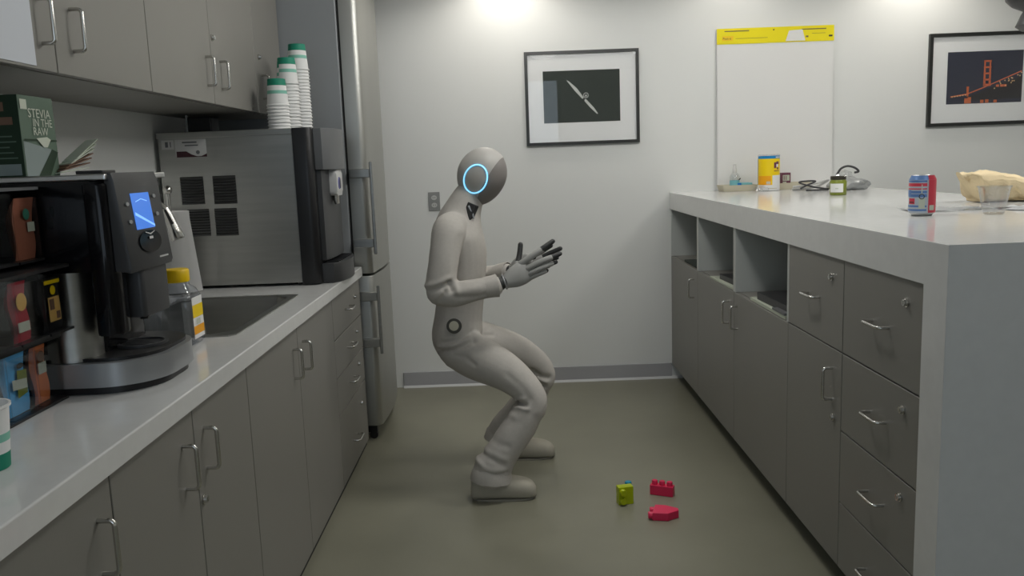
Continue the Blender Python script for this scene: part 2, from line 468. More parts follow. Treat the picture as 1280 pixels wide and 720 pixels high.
door('door', t, UX, 1, 2.573, 3.117, UZ0, UZ1, 'v', 3.057, 1.738)
door('door', t, UX, 1, 3.117, 3.655, UZ0, UZ1, 'v', 3.205, 1.738, (3.14, 1.866))
t = upper('narrow single-door grey wall cabinet behind the cup stacks, beside the fridge', 3.655, 4.075)
door('door', t, UX, 1, 3.655, 4.075, UZ0, UZ1, 'v', 3.745, 1.742, (3.712, 1.866))
b = bm_(); box(b, UX + .0006, UX + .0018, 1.56, 1.947, 1.634, 2.10)
tag(recenter(obj('paper_sheet', b, 'paper_cool')), 'large white sheet of paper on the near wall cabinet door', 'paper')

# ------------------------------------------------------------------ fridge
FY0, FY1 = 4.09, 4.70; FXB = -.785; FXD = -.682
fr = thing('fridge', 'tall stainless fridge freezer at the end of the left run', 'fridge', (-1.05, 4.4, 0))
obj('body', box(bm_(), -1.40, FXB, FY0, FY1, .05, 2.42, .006), 'fridge_side', fr)
def fridge_door(z0, z1):
    pts = [(FXB + .012, FY0), (FXD - .035, FY0)]
    for k in range(1, 6):
        a = math.radians(90 * k / 5); pts.append((FXD - .035 + .035 * math.sin(a) * .9, FY0 + .03 * (1 - math.cos(a))))
    for k in range(1, 9):
        s = k / 9; pts.append((FXD - .0035 + .012 * math.sin(math.pi * s), FY0 + .03 + (FY1 - FY0 - .05) * s))
    pts += [(FXD - .004, FY1 - .02), (FXD - .02, FY1), (FXB + .012, FY1)]
    b = bm_(); prism(b, pts, z0, z1, None, .004)
    return b
for z0, z1, h0, h1 in ((.857, 2.41, .955, 1.405), (.075, .845, .455, .80)):
    d = obj('door', fridge_door(z0, z1), 'fridge_front', fr, 35)
    obj('gasket', box(bm_(), FXB + .001, FXB + .0115, FY0 + .006, FY1 - .006, z0 + .005, z1 - .005), 'rubber', d)
    b = bm_(); box(b, -.668, -.652, FY0 - .034, FY0 - .012, h0, h1, .004)
    h = obj('handle', b, 'steel', d); h['label'] = 'brushed metal bar handle'
    for hz in (h0 + .055, h1 - .055):
        b = bm_(); box(b, -.765, -.668, FY0 - .030, FY0 - .0005, hz - .021, hz + .021, .003)
        obj('handle_bracket', b, 'steel', d)
obj('base_grille', box(bm_(), -1.38, -.76, FY0 + .02, FY1 - .02, .022, .0495), 'black_plastic', fr)
for y in (FY0 + .035, FY1 - .06):
    b = bm_(); tube(b, [(-.735, y - .012, .021), (-.735, y + .012, .021)], .021, 16); box(b, -.76, -.715, y - .02, y + .02, .038, .0745)
    obj('caster', b, 'black_plastic', fr, 40)
b = bm_(); box(b, FXB - .02, FXD - .05, FY0 - .004, FY0 + .05, 2.165, 2.20, .002); obj('hinge_cover', b, 'white_plastic', fr)

# ------------------------------------------------------------------ ice machine
IY0, IY1 = 3.47, 3.93; IZ0, IZ1 = TOP_L, 1.545
im = thing('ice_machine', 'stainless countertop ice and water dispenser with a black front', 'ice machine', (-1.1, 3.7, IZ0))
bd = obj('body', box(bm_(), -1.43, -.878, IY0, IY1, IZ0 + .012, IZ1, .004), 'steel', im)
obj('top_lid', box(bm_(), -1.434, -.88, IY0 - .004, IY1 + .004, IZ1 - .022, IZ1 + .003, .002), 'steel', im)
for x in (-1.39, -.93):
    for y in (IY0 + .05, IY1 - .05):
        b = bm_(); lathe(b, [(.018, 0), (.018, .008), (.012, .013)], (x, y, IZ0), 14); obj('foot', b, 'rubber', im)
for (vx0, vx1, vz0, vz1) in ((-1.352, -1.258, 1.252, 1.366), (-1.218, -1.124, 1.250, 1.366), (-1.335, -1.245, 1.120, 1.232), (-1.222, -1.130, 1.118, 1.232)):
    v = obj('vent', box(bm_(), vx0, vx1, IY0 - .0012, IY0 - .0002, vz0, vz1), 'black_plastic', im)
    n = 10
    for k in range(n):
        zc = vz0 + (k + .5) * (vz1 - vz0) / n
        b = bm_(); prism(b, [(0, .0035), (-.005, -.0035), (-.004, -.0045), (0, -.001)], vx0, vx1, (V((0, IY0 - .0012, zc)), V((0, 1, 0)), V((0, 0, 1)), V((1, 0, 0))))
        obj('louvre', b, 'steel_dark', v)
fr_i = (V((-1.42, IY0 - .0005, 1.445)), V((1, 0, 0)), V((0, 0, 1)), V((0, -1, 0)))
decal('rating_label', [(R_(.005, .035, .055, .072), 0, 1), (R_(.060, .005, .188, .072), 0, 1), ([(.064, .001), (.188, .001), (.188, .014), (.165, .004), (.15, .003), (.125, .012), (.105, .025), (.064, .025)], 1, 2),
    (R_(.02, .043, .032, .065), 2, 2), (R_(.04, .043, .044, .065), 2, 2), (R_(.09, .058, .15, .064), 2, 2), (R_(.10, .046, .155, .051), 2, 2), (circ(.152, .020, .008), 2, 3)], fr_i, ['white_plastic', 'sticker_dark', 'mid_grey'], im)
# black bezel, silver curved fascia, recess
BX = -.80
b = bm_(); prism(b, rrect(-.8775, BX, IY0 - .006, IY1 + .006, (.03, .03, 0, 0)), IZ0 + .004, IZ1 + .004, None, .003); obj('front_bezel', b, 'black_plastic', im, 40)
def fascia(z0, z1, x1, m, nm, y0=IY0 + .035, y1=IY1 - .035, bulge=.04):
    pts = [(BX + .0005, y0)]
    for k in range(13):
        s = k / 12; pts.append((x1 - bulge + bulge * math.sin(math.pi * s) ** .6, y0 + (y1 - y0) * s))
    pts.append((BX + .0005, y1))
    b = bm_(); prism(b, pts, z0, z1, None, .003)
    return obj(nm, b, m, im, 35)
fascia(1.375, IZ1 + .002, -.728, 'mid_grey', 'upper_fascia')
fascia(IZ0 + .098, 1.374, -.768, 'dark_grey', 'dispense_recess', IY0 + .045, IY1 - .045, .012)
dt = fascia(IZ0 + .0005, IZ0 + .085, -.712, 'dark_grey', 'drip_tray')
for k in range(9):
    y = IY0 + .07 + k * .038
    obj('grate_bar', box(bm_(), -.79, -.735, y, y + .012, IZ0 + .0855, IZ0 + .0905), 'black_plastic', dt)
b = bm_(); prism(b, rrect(-.062, .062, 0, .115, .02), -.785, -.738, (V((0, 3.68, 1.262)), V((0, 1, 0)), V((0, 0, 1)), V((1, 0, 0))), .008)
dp = obj('dispense_head', b, 'white_plastic', im, 40); dp['label'] = 'white dispense head'
b = bm_(); prism(b, circ(0, 0, .02, .026), 0, .003, (V((-.7378, 3.665, 1.315)), V((0, 1, 0)), V((0, 0, 1)), V((1, 0, 0)))); obj('sensor_window', b, 'lens_blue', dp)
b = bm_(); prism(b, circ(0, 0, .009, .022), 0, .002, (V((-.7346, 3.672, 1.315)), V((0, 1, 0)), V((0, 0, 1)), V((1, 0, 0)))); obj('lens', b, 'dark_grey', dp)
b = bm_(); tube(b, [(-.755, 3.66, 1.265), (-.755, 3.66, 1.245), (-.750, 3.66, 1.225)], [.014, .013, .010], 14); obj('spout', b, 'chrome', dp, 40)

# shade in the gap above the ice machine, added as a black block; plus conduit
t = thing('gap_shade_block', 'black block added for the dark gap above the ice machine, with metal conduit', 'box', (-1.29, 3.60, IZ1 + .003))
obj('case', box(bm_(), -1.335, -1.235, 3.56, 3.66, IZ1 + .004, UZ0 - .012, .006), 'black_plastic', t)
b = bm_(); tube(b, [(-1.352, 3.60, IZ1 + .004), (-1.352, 3.60, UZ0 - .002)], .006, 12); box(b, -1.358, -1.334, 3.59, 3.61, 1.575, 1.583); obj('conduit', b, 'steel', t, 40)

# ------------------------------------------------------------------ paper cups
def cup_mesh():
    bm = bm_()
    h, rt, rb = .110, .0475, .036
    prof = [(rb - .003, .006), (rb - .001, 0), (rb, .001)]; mats = [0, 1]
    zs = [(.028, 1), (.048, 0), (.062, 2), (.104, 0)]
    for z, mi in zs:
        prof.append((rb + (rt - .003 - rb) * z / h, z)); mats.append(mi)
    prof += [(rt, h - .004), (rt, h), (rt - .0035, h), (rt - .0037, h - .006), (rb - .0006, .008)]; mats += [0, 0, 0, 0, 0]
    lathe(bm, prof, (0, 0, 0), 28, mats, close=False)
    bm.faces.new([v for v in bm.verts[:28]])
    bmesh.ops.recalc_face_normals(bm, faces=bm.faces)
    me = bpy.data.meshes.new('paper_cup'); bm.to_mesh(me); bm.free()
    for k in ('paper', 'cup_green', 'cup_pale_green'): me.materials.append(MATS[k])
    for p in me.polygons: p.use_smooth = True
    me.set_sharp_from_angle(angle=math.radians(40))
    return me
cup0 = bpy.data.objects.new('paper_cup', cup_mesh())
CUP_FIRST = [True]
def cup(loc, flip, label, group=None, lean=(0, 0)):
    o = cup0 if CUP_FIRST[0] else cup0.copy()
    CUP_FIRST[0] = False; COL.objects.link(o)
    o.location = loc; o.rotation_euler = (math.pi if flip else 0, 0, 0); o['label'] = label; o['category'] = 'cup'
    if group: o['group'] = group
    elif 'group' in o: del o['group']
    return o
cup((-.902, 1.355, TOP_L + .0005), False, 'white paper cup with green bands standing upright on the worktop')
for (cx, cy, n, nm) in ((-.948, 3.555, 8, 'short front'), (-.927, 3.655, 15, 'middle'), (-.902, 3.755, 20, 'tall back')):
    zb = IZ1 + .0035
    for k in range(n):
        last = k == n - 1
        cup((cx + .0012 * random.uniform(-1, 1), cy, zb + .110 + k * .0137), True,
            ('topmost inverted green-banded paper cup of the %s stack' % nm) if last else ('inverted paper cup nested below the top one in the %s stack' % nm),
            'paper cups stacked on the ice machine')

# ------------------------------------------------------------------ coffee machine
CY0, CY1 = 1.815, 2.13; CZ = TOP_L
cm = thing('coffee_machine', 'black and silver coffee brewer with a lit blue screen', 'coffee machine', (-1.06, 1.97, CZ))
base = rrect(-1.30, -.806, CY0 - .01, CY1 + .02, (.13, .13, .01, .01), 10)
foot = rrect(-1.29, -.818, CY0, CY1 + .01, (.125, .125, .01, .01), 10)
b = bm_(); prism(b, foot, CZ + .0005, CZ + .018); obj('foot_plinth', b, 'black_plastic', cm, 30)
b = bm_(); prism(b, base, CZ + .018, CZ + .072, None, .006); bs = obj('base', b, 'silver_plastic', cm, 30)
b = bm_(); prism(b, rrect(-1.285, -.822, CY0 + .012, CY1 + .008, (.11, .11, .01, .01), 10), CZ + .0725, CZ + .080, None, .002); obj('drip_tray', b, 'black_plastic', cm, 30)
b = bm_(); lathe(b, [(.058, .080), (.058, .086), (.050, .086), (.050, .0815)], (-.90, 1.98, CZ), 30, close=False)
for k in range(5): box(b, -.945, -.855, 1.955 + k * .012, 1.960 + k * .012, CZ + .0805, CZ + .084)
obj('drip_grate', b, 'dark_grey', cm, 40)
# lower column, steel cylinder, upper housing
b = bm_(); prism(b, rrect(-1.29, -.945, CY0 + .07, CY1 - .005, .03), CZ + .0805, 1.17); obj('column', b, 'gloss_black', cm, 30)
b = bm_(); tube(b, [(-1.004, CY0 + .058, CZ + .073), (-1.004, CY0 + .058, 1.172)], .058, 40); cyl = obj('steel_canister', b, 'steel', cm, 40); cyl['label'] = 'brushed steel cylinder'
b = bm_(); prism(b, rrect(-1.30, -.880, CY0, CY1, (.025, .02, .01, .01)), 1.173, 1.372, None, .006); obj('upper_housing', b, 'gloss_black', cm, 30)
b = bm_(); prism(b, rrect(-.922, -.872, CY0 - .004, CY0 + .07, (.02, .02, .008, .008)), 1.03, 1.366, None, .006); obj('side_door', b, 'gloss_black', cm, 30)
obj('top_trim', box(bm_(), -1.302, -.868, CY0 - .002, CY1 + .002, 1.3725, 1.386, .003), 'aluminium', cm)
obj('lid_tab', box(bm_(), -.93, -.872, CY0 - .0025, CY0 + .06, 1.3865, 1.394, .002), 'black_plastic', cm)
# sloping front panel with the screen
pa, pb_ = (-.862, 1.388), (-.836, 1.176)
PY1 = 2.055
b = bm_(); prism(b, [(-.8795, 1.388), pa, (-.857, 1.372), pb_, (-.840, 1.166), (-.8795, 1.172)], CY0 + .012, PY1, (V((0, 0, 0)), V((1, 0, 0)), V((0, 0, 1)), V((0, 1, 0))), .004)
pn = obj('front_panel', b, 'dark_grey', cm, 30)
sl = (V((pb_[0], 0, pb_[1])) - V((-.857, 0, 1.372))); upv = -sl.normalized(); nrm = V((upv.z, 0, -upv.x)); exv = V((0, 1, 0))
o_ = V((-.857, CY0 + .012, 1.372)) - upv * .2 + nrm * .0008    # bottom-left of the panel face
fpan = (o_, exv, upv, nrm)
scr = decal('screen', [(R_(.060, .085, .158, .168), 0, 1), ([(.066, .118), (.158, .087), (.158, .092), (.068, .125)], 1, 2), ([(.08, .147), (.11, .153), (.14, .147), (.14, .149), (.11, .155), (.08, .149)], 1, 2)], fpan, ['screen_glow', 'screen_light'], pn)
b = bm_(); prism(b, circ(.115, .055, .058, .026, 28), .0002, .003, fpan); obj('brew_button', b, 'gloss_black', pn, 30)
for px_, pz_ in ((.035, .145), (.035, .105), (.182, .158), (.182, .115)):
    b = bm_(); prism(b, circ(px_, pz_, .008, .0045, 12), .0002, .003, fpan); obj('button', b, 'silver_plastic', pn)
decal('button_print', [(R_(.105, .060, .125, .066), 0, 9), (R_(.15, .012, .20, .016), 0, 1), ([(.09, .076), (.115, .070), (.14, .076), (.14, .078), (.115, .073), (.09, .078)], 0, 9)], fpan, ['white_plastic'], pn)
b = bm_(); prism(b, rrect(-.93, -.848, CY0 + .085, PY1 - .01, .012), 1.055, 1.1655, None, .004); obj('spout_housing', b, 'dark_grey', cm, 30)
b = bm_(); tube(b, [(-.885, 1.97, 1.056), (-.885, 1.97, 1.04)], [.012, .009], 14); obj('nozzle', b, 'black_plastic', cm, 30)

# sweetener box on the coffee machine, with packets spilling out
sb = thing('sweetener_box', 'green carton of sweetener packets torn open on the coffee machine', 'box', (-1.16, 1.95, 1.3865))
SXR, SYN, SYF = -1.083, 1.895, 2.04
b = bm_(); box(b, -1.27, SXR, SYN, SYF, 1.3867, 1.568, .001, 1); obj('carton', b, 'box_green', sb)
f1 = (V((-1.27, SYN - .0004, 1.3867)), V((1, 0, 0)), V((0, 0, 1)), V((0, -1, 0)))
decal('near_face_print', [(R_(0, 0, .187, .181), 0, 1), (R_(.10, .003, .18, .028), 1, 2)] + [(R_(.11, .04 + k * .012, .175 - .008 * (k % 3), .043 + k * .012), 2, 2) for k in range(5)] + [(R_(.10, .145, .155, .165), 3, 2), (R_(.10, .115, .172, .132), 3, 2)], f1, ['box_green_dark', 'box_grey', 'box_green', 'packet_brown'], sb)
f2 = (V((SXR + .0004, SYN, 1.3867)), V((0, 1, 0)), V((0, 0, 1)), V((1, 0, 0)))
decal('side_face_print', [([(.004, .0), (.09, .0), (.115, .062), (.004, .079)], 0, 1), ([(.05, .0), (.10, .0), (.143, .055), (.118, .062)], 1, 2), (R_(.006, .150, .032, .172), 2, 2), (R_(.006, .080, .142, .084), 1, 3), ([(.055, .086), (.10, .090), (.115, .084), (.098, .066), (.082, .066)], 2, 4)], f2, ['box_grey', 'box_green_dark', 'packet'], sb,
      [('STEVIA', .029, .032, .133, 2, 3, 1.05), ('IN THE', .026, .048, .113, 2, 3, 1.0), ('RAW', .026, .044, .093, 2, 5, 1.05)])
for k in range(7):
    b = bm_(); a = -.5 + k * .16
    o_p = V((SXR - .004 + .004 * k, SYF - .02 + .006 * k, 1.391 + .0055 * k))
    ex_ = V((.35, math.cos(a), .12 + .09 * k)).normalized(); ey_ = V((.9, -.3, .1)).normalized(); en_ = ex_.cross(ey_).normalized(); ey_ = en_.cross(ex_)
    prism(b, rrect(0, .085, -.022, .022, .003, 2), -.0013, .0013, (o_p, ex_, ey_, en_), .001)
    p = recenter(obj('sweetener_packet', b, 'packet' if k in (0, 4, 5, 6) else 'packet_brown'))
    tag(p, ['lowest pale sweetener packet, lying at the mouth of the torn carton', 'lowest brown sweetener packet fanned out of the torn carton', 'middle brown sweetener packet fanned out of the torn carton', 'uppermost brown sweetener packet fanned out of the torn carton',
            'pale sweetener packet just above the brown ones', 'second pale sweetener packet from the top of the fan', 'topmost pale sweetener packet sticking out of the carton'][k], 'packet', 'sweetener packets spilling from the carton')

# ------------------------------------------------------------------ coffee pod rack
RXF, RY0, RY1 = -1.004, 1.43, 1.80
rk = thing('pod_rack', 'dark acrylic three-tier coffee rack beside the coffee machine', 'rack', (-1.17, 1.62, CZ))
tiers = ((.903, 1.052), (1.058, 1.205), (1.211, 1.372))
b = bm_(); box(b, -1.30, RXF + .01, RY0, RY1, CZ + .0005, CZ + .006); box(b, -1.30, -1.294, RY0, RY1, CZ + .006, 1.38); obj('frame', b, 'rack_black', rk)
cols = ((1.43, 1.60), (1.605, 1.703), (1.708, 1.80))
for ti, (z0, z1) in enumerate(tiers):
    off = (.0, .036, -.010)[ti]
    for (y0, y1) in cols:
        b = bm_(); t_ = .003; xf = RXF + off
        box(b, -1.292, xf, y0, y0 + t_, z0 + .001, z1 - .02); box(b, -1.292, xf, y1 - t_, y1, z0 + .001, z1 - .02)
        box(b, xf - t_, xf, y0 + t_, y1 - t_, z0 + .004, z1 - .028)
        bn = obj('bin', b, 'rack_acrylic', rk)
        obj('bin_floor', box(bm_(), -1.292, xf + .004, y0 + .0005, y1 - .0005, z0 - .0045, z0 + .0008), 'rack_black', bn)
    b = bm_(); prism(b, rrect(-1.292, RXF + off + .012, RY0, RY1 + .006, (.025, .02, 0, 0)), z1 - .014, z1 - .008); obj('tier_cover', b, 'mid_grey' if ti == 2 else 'rack_black', rk, 30)
def pouch(y0, y1, x, z0, z1, m, label, deco, thick=.012, lean=.0):
    b = bm_(); N = 8; rings = []
    for k in range(N + 1):
        s = k / N; th = .0015 + thick * math.sin(math.pi * min(max(s, .0), 1)) ** .7
        z = z0 + (z1 - z0) * s; sh = lean * s + .004 * math.sin(s * 7)
        rings.append([V((x - th + sh * .2, y0 + sh, z)), V((x - .001 + sh * .2, y0 + sh - .001, z)), V((x + .3 * th, (y0 + y1) / 2 + sh, z)), V((x - .001 + sh * .2, y1 + sh + .001, z)), V((x - th, y1 + sh, z)), V((x - 1.6 * th, (y0 + y1) / 2 + sh, z))])
    loft(b, rings)
    t = thing('coffee_pack', label, 'coffee pack', (x, (y0 + y1) / 2, z0), 'coffee packs in the rack')
    obj('pouch', b, m, t, 50)
    f = (V((x + .3 * thick + .0035, (y0 + y1) / 2 + lean * .5, z0)), V((0, 1, 0)), V((0, 0, 1)), V((1, 0, 0)))
    decal('pack_print', [(q, i, l) for q, i, l in deco[0]], f, deco[1], t)
XF = RXF - .010
pouch(1.718, 1.788, XF - .010, 1.213, 1.342, 'pouch_brown', 'brown foil coffee pouch in the top tier of the rack', ([(circ(0, .095, .012), 0, 1), (R_(.0, .058, .026, .078), 1, 1)], ['pack_teal', 'packet']), .014, .012)
pouch(1.714, 1.790, XF + .032, 1.060, 1.172, 'rack_black', 'black coffee pack with golden picture in the middle tier', ([(R_(-.030, .1, .030, .108), 0, 1), (R_(-.022, .02, .022, .072), 1, 1), (circ(.0, .086, .01), 0, 1), (R_(-.018, .045, .0, .068), 2, 2), (R_(.004, .024, .019, .04), 2, 2)], ['yellow', 'pack_gold', 'packet_brown']), .008)
pouch(1.608, 1.664, XF + .032, 1.060, 1.180, 'pack_red', 'dark red coffee pack at the left edge, middle tier', ([(R_(-.02, .02, .02, .04), 0, 1), (circ(0, .08, .018), 1, 1)], ['packet', 'pack_gold']), .008)
pouch(1.712, 1.768, XF - .004, .905, 1.028, 'pouch_orange', 'orange coffee pouch in the bottom tier of the rack', ([(circ(0, .100, .013), 0, 1), (R_(-.014, .064, .016, .088), 1, 1)], ['packet_brown', 'packet']), .010)
pouch(1.609, 1.690, XF - .004, .905, 1.030, 'pack_blue', 'bright blue coffee pack with green picture in the bottom tier', ([([(-.005, .035), (.03, .04), (.033, .088), (.0, .092)], 0, 1), ([(-.02, .055), (.03, .05), (.03, .07), (-.02, .076)], 1, 2), (circ(.012, .1, .012, .006), 2, 2)], ['jar_green', 'packet', 'dark_ink']), .010)

# ------------------------------------------------------------------ clear jar with yellow lid
jr = thing('snack_jar', 'clear square plastic jar with yellow lid and yellow label beside the coffee machine', 'jar', (-.955, 2.345, TOP_L))
def sq(c, h, r, z, n=4):
    return [V((c[0] + p[0], c[1] + p[1], z)) for p in rrect(-h, h, -h, h, r, n)]
c = (-.955, 2.35); b = bm_()
rings = [sq(c, .046, .012, TOP_L + .0006), sq(c, .052, .014, TOP_L + .006), sq(c, .052, .014, TOP_L + .05), sq(c, .0505, .014, TOP_L + .07), sq(c, .052, .014, TOP_L + .10), sq(c, .052, .016, TOP_L + .135), sq(c, .045, .025, TOP_L + .158), sq(c, .034, .03, TOP_L + .170), sq(c, .032, .030, TOP_L + .184)]
loft(b, rings); obj('jar_body', b, 'jar_plastic', jr, 40)
b = bm_(); lathe(b, [(.036, .180), (.037, .182), (.037, .212), (.034, .216)], (*c, TOP_L), 32); obj('lid', b, 'yellow_lid', jr, 40)
for a, (nx, ny) in (((0), (1, 0)), ((1), (0, -1))):
    if a == 0:
        f = (V((c[0] + .0528, c[1] - .038, TOP_L + .018)), V((0, 1, 0)), V((0, 0, 1)), V((1, 0, 0)))
        decal('label_print', [(R_(0, 0, .076, .118), 0, 1), (R_(0, .060, .076, .096), 1, 2), (R_(0, .012, .076, .036), 2, 2), (R_(.02, .04, .05, .055), 3, 3)], f, ['paper', 'yellow', 'yellow_orange', 'packet'], jr)
# second clear box behind it
t = thing('clear_container', 'clear plastic tub behind the coffee machine spout', 'tub', (-1.055, 2.36, TOP_L))
b = bm_(); cc = (-1.062, 2.345); vr = loft(b, [sq(cc, .040, .01, TOP_L + .0006), sq(cc, .045, .012, TOP_L + .12)], False); b.faces.new(vr[0])
obj('tub_body', b, 'jar_plastic', t, 40)
b = bm_(); prism(b, rrect(cc[0] - .048, cc[0] + .048, cc[1] - .048, cc[1] + .048, .012), TOP_L + .1205, TOP_L + .128); obj('tub_lid', b, 'clear_plastic', t)

# paper towel on its holder
pt = thing('paper_towel_holder', 'chrome paper towel stand with ball finial beside the ice machine', 'towel holder', (-1.352, 3.33, TOP_L))
b = bm_(); lathe(b, [(.078, 0), (.078, .008), (.07, .012), (.02, .014)], (-1.352, 3.33, TOP_L + .0005), 30); obj('base_plate', b, 'chrome', pt, 40)
b = bm_(); tube(b, [(-1.352, 3.33, TOP_L + .012), (-1.352, 3.33, 1.31)], .0085, 14); obj('rod', b, 'chrome', pt, 40)
b = bm_(); bmesh.ops.create_uvsphere(b, u_segments=18, v_segments=10, radius=.018, matrix=Matrix.Translation((-1.352, 3.33, 1.318))); obj('finial', b, 'chrome', pt, 60)
b = bm_(); lathe(b, [(.018, .016), (.072, .016), (.072, .336), (.018, .336)], (-1.352, 3.33, TOP_L), 36, close=False)
rings = []
for k in range(2):
    pass
tr = thing('paper_towel_roll', 'white paper towel roll with a loose hanging sheet', 'paper towel', (-1.352, 3.33, TOP_L + .016))
b.verts.ensure_lookup_table(); b.faces.new
# close the tube between inner and outer walls
ve = list(b.verts); n_ = 36
for i in range(n_): b.faces.new((ve[i], ve[(i + 1) % n_], ve[3 * n_ + (i + 1) % n_], ve[3 * n_ + i]))
obj('roll', b, 'paper', tr, 40)
b = bm_(); rings = []
for k in range(9):
    s = k / 8; z = TOP_L + .335 - .320 * s
    rw = []
    for j in range(9):
        a = math.radians(-95 + 95 * j / 8); rad = .0745 + .03 * s * (j / 8) ** 2
        rw.append(V((-1.352 + rad * math.cos(a), 3.33 + rad * math.sin(a), z)))
    rings.append(rw)
vr = [[b.verts.new(p) for p in r] for r in rings]
for a, c_ in zip(vr, vr[1:]):
    for i in range(8): b.faces.new((a[i], a[i + 1], c_[i + 1], c_[i]))
bmesh.ops.solidify(b, geom=list(b.faces), thickness=.0012)
obj('loose_sheet', b, 'paper', tr, 50)

# faucet
fc = thing('kitchen_faucet', 'chrome pull-down faucet with its nozzle behind the coffee machine', 'faucet', (-1.36, 2.80, TOP_L))
b = bm_(); lathe(b, [(.028, 0), (.028, .01), (.02, .016), (.018, .06)], (-1.36, 2.80, TOP_L + .0005), 24); obj('base', b, 'chrome', fc, 40)
pth = smooth_path([(-1.36, 2.80, TOP_L + .05), (-1.36, 2.80, 1.16), (-1.335, 2.80, 1.265), (-1.26, 2.80, 1.312), (-1.185, 2.80, 1.29), (-1.15, 2.80, 1.262)], 6)
b = bm_(); tube(b, pth, .0125, 16); obj('gooseneck', b, 'chrome', fc, 60)
b = bm_(); tube(b, [(-1.152, 2.80, 1.266), (-1.142, 2.80, 1.245), (-1.128, 2.80, 1.20), (-1.118, 2.80, 1.168), (-1.116, 2.80, 1.162)], [.0135, .015, .019, .0235, .020], 20); nz = obj('spray_head', b, 'chrome', fc, 50)
b = bm_(); tube(b, [(-1.1465, 2.80 - .01, 1.262), (-1.125, 2.80 - .016, 1.215)], [.005, .006], 8); obj('spray_button', b, 'black_plastic', nz)
b = bm_(); tube(b, [(-1.36, 2.822, TOP_L + .045), (-1.36, 2.86, TOP_L + .06), (-1.355, 2.90, TOP_L + .085)], [.009, .007, .006], 12); obj('lever', b, 'chrome', fc, 50)

# ------------------------------------------------------------------ right run
RX = .986; CT = 1.160; CU = 1.058; CXF, CXR = .979, 2.06; CYN = 1.846
bc = thing('bar_counter', 'thick white quartz bar counter with waterfall end panel', 'counter', (1.5, 3.4, 0))
b = bm_(); prism(b, [(CYN, 0), (1.951, 0), (1.951, CU), (YB - .0006, CU), (YB - .0006, CT), (CYN, CT)], CXF, CXR, (V((0, 0, 0)), V((0, 1, 0)), V((0, 0, 1)), V((1, 0, 0))), .0018); obj('waterfall_slab', b, 'quartz', bc)
b = bm_(); box(b, 1.64, 1.66, 1.9515, YB - .001, 0, CU - .0004); obj('back_panel', b, 'white_melamine', bc)
ZB, SH = .090, .773
def right_unit(label, y0, y1, opening):
    t = thing('base_cabinet', label, 'cabinet', (1.3, (y0 + y1) / 2, 0), 'grey base cabinets under the bar counter')
    carcass(t, RX + .0205, 1.62, y0 + .0008, y1 - .0008, ZB, SH - .02 if opening else CU - .001)
    obj('toe_kick', box(bm_(), RX + .075, 1.60, y0 + .0008, y1 - .0008, 0, ZB - .0005), 'grout_dark', t)
    if opening:
        b = bm_(); z0, z1 = SH - .0195, CU - .001
        obj('shelf_floor', box(bm_(), RX + .0205, 1.40, y0 + .0008, y1 - .0008, z0, SH - .0003), 'laminate', t)
        box(b, RX + .001, 1.40, y0 + .0008, y0 + .019, SH, z1); box(b, RX + .001, 1.40, y1 - .019, y1 - .0008, SH, z1)
        box(b, 1.385, 1.40, y0 + .019, y1 - .019, SH, z1)
        obj('open_shelf', b, 'white_melamine', t)
    return t
t = right_unit('grey base cabinet with open niche at the back wall, under bar counter', 4.367, 5.083, True)
door('door', t, RX, -1, 4.367, 5.083, ZB, SH, 'v', 4.452, .665)
t = right_unit('middle grey base cabinet with open niche holding papers, under bar counter', 3.648, 4.367, True)
door('door', t, RX, -1, 3.648, 4.367, ZB, SH, 'v', 3.735, .665)
t = right_unit('grey base cabinet with open niche beside the lockable drawer unit', 2.928, 3.648, True)
door('door', t, RX, -1, 2.928, 3.648, ZB, SH, 'v', 3.597, .665)
t = right_unit('grey base cabinet with one drawer over a tall locked door', 2.440, 2.928, False)
door('drawer', t, RX, -1, 2.440, 2.928, .774, CU - .001, 'h', 2.68, .914, (2.53, .994))
door('door', t, RX, -1, 2.440, 2.928, ZB, .774, 'v', 2.512, .66, (2.497, .557))
t = right_unit('grey four-drawer cabinet nearest the camera, beside the waterfall end', 1.952, 2.440, False)
zz = [ZB, .304, .532, .774, CU - .001]
for k in range(4):
    door('drawer', t, RX, -1, 1.952, 2.440, zz[k], zz[k + 1], 'h', 2.19, (.185, .420, .653, .912)[k], (2.045, (.25, .484, .718, .996)[k]))
# papers and magazines in the niches
def magazine(x0, y0, w, l, z, m, label, rot=0, th=.008, up=0.0):
    b = bm_(); c, s = math.cos(rot), math.sin(rot)
    ex, ey = V((c, s, 0)), V((-s, c, 0))
    N = 6
    for j in range(2): pass
    rows = []
    for k in range(N + 1):
        u = k / N; dz = up * (u ** 2)
        rows.append([V((x0, y0, z + dz)) + ex * (w * u) + ey * q + V((0, 0, h_)) for q, h_ in ((0, 0), (l, 0), (l, th), (0, th))])
    loft(b, rows)
    o = recenter(obj('magazine', b, m)); tag(o, label, 'magazine', 'papers in the counter niches')
    return o
zs = SH + .0006
magazine(1.00, 4.42, .22, .34, zs, 'print_green', 'dark green booklet in the niche nearest the back wall', 0, .012)
magazine(.992, 3.69, .24, .40, zs, 'packet', 'white papers lying in the middle counter niche', .02, .008)
magazine(1.02, 3.69, .22, .30, zs + .0085, 'magazine_dark', 'black folder on white papers in the middle counter niche', .04, .024)
magazine(.992, 2.98, .26, .44, zs, 'packet', 'bottom white paper stack in the niche beside the drawers', .0, .012)
magazine(1.015, 2.96, .24, .40, zs + .0125, 'magazine_dark', 'thick black folder in the niche beside the drawers', .03, .030)
magazine(.990, 2.985, .022, .14, zs + .0125, 'mid_grey', 'grey leaflet curling at the edge of the niche beside the drawers', .0, .008)

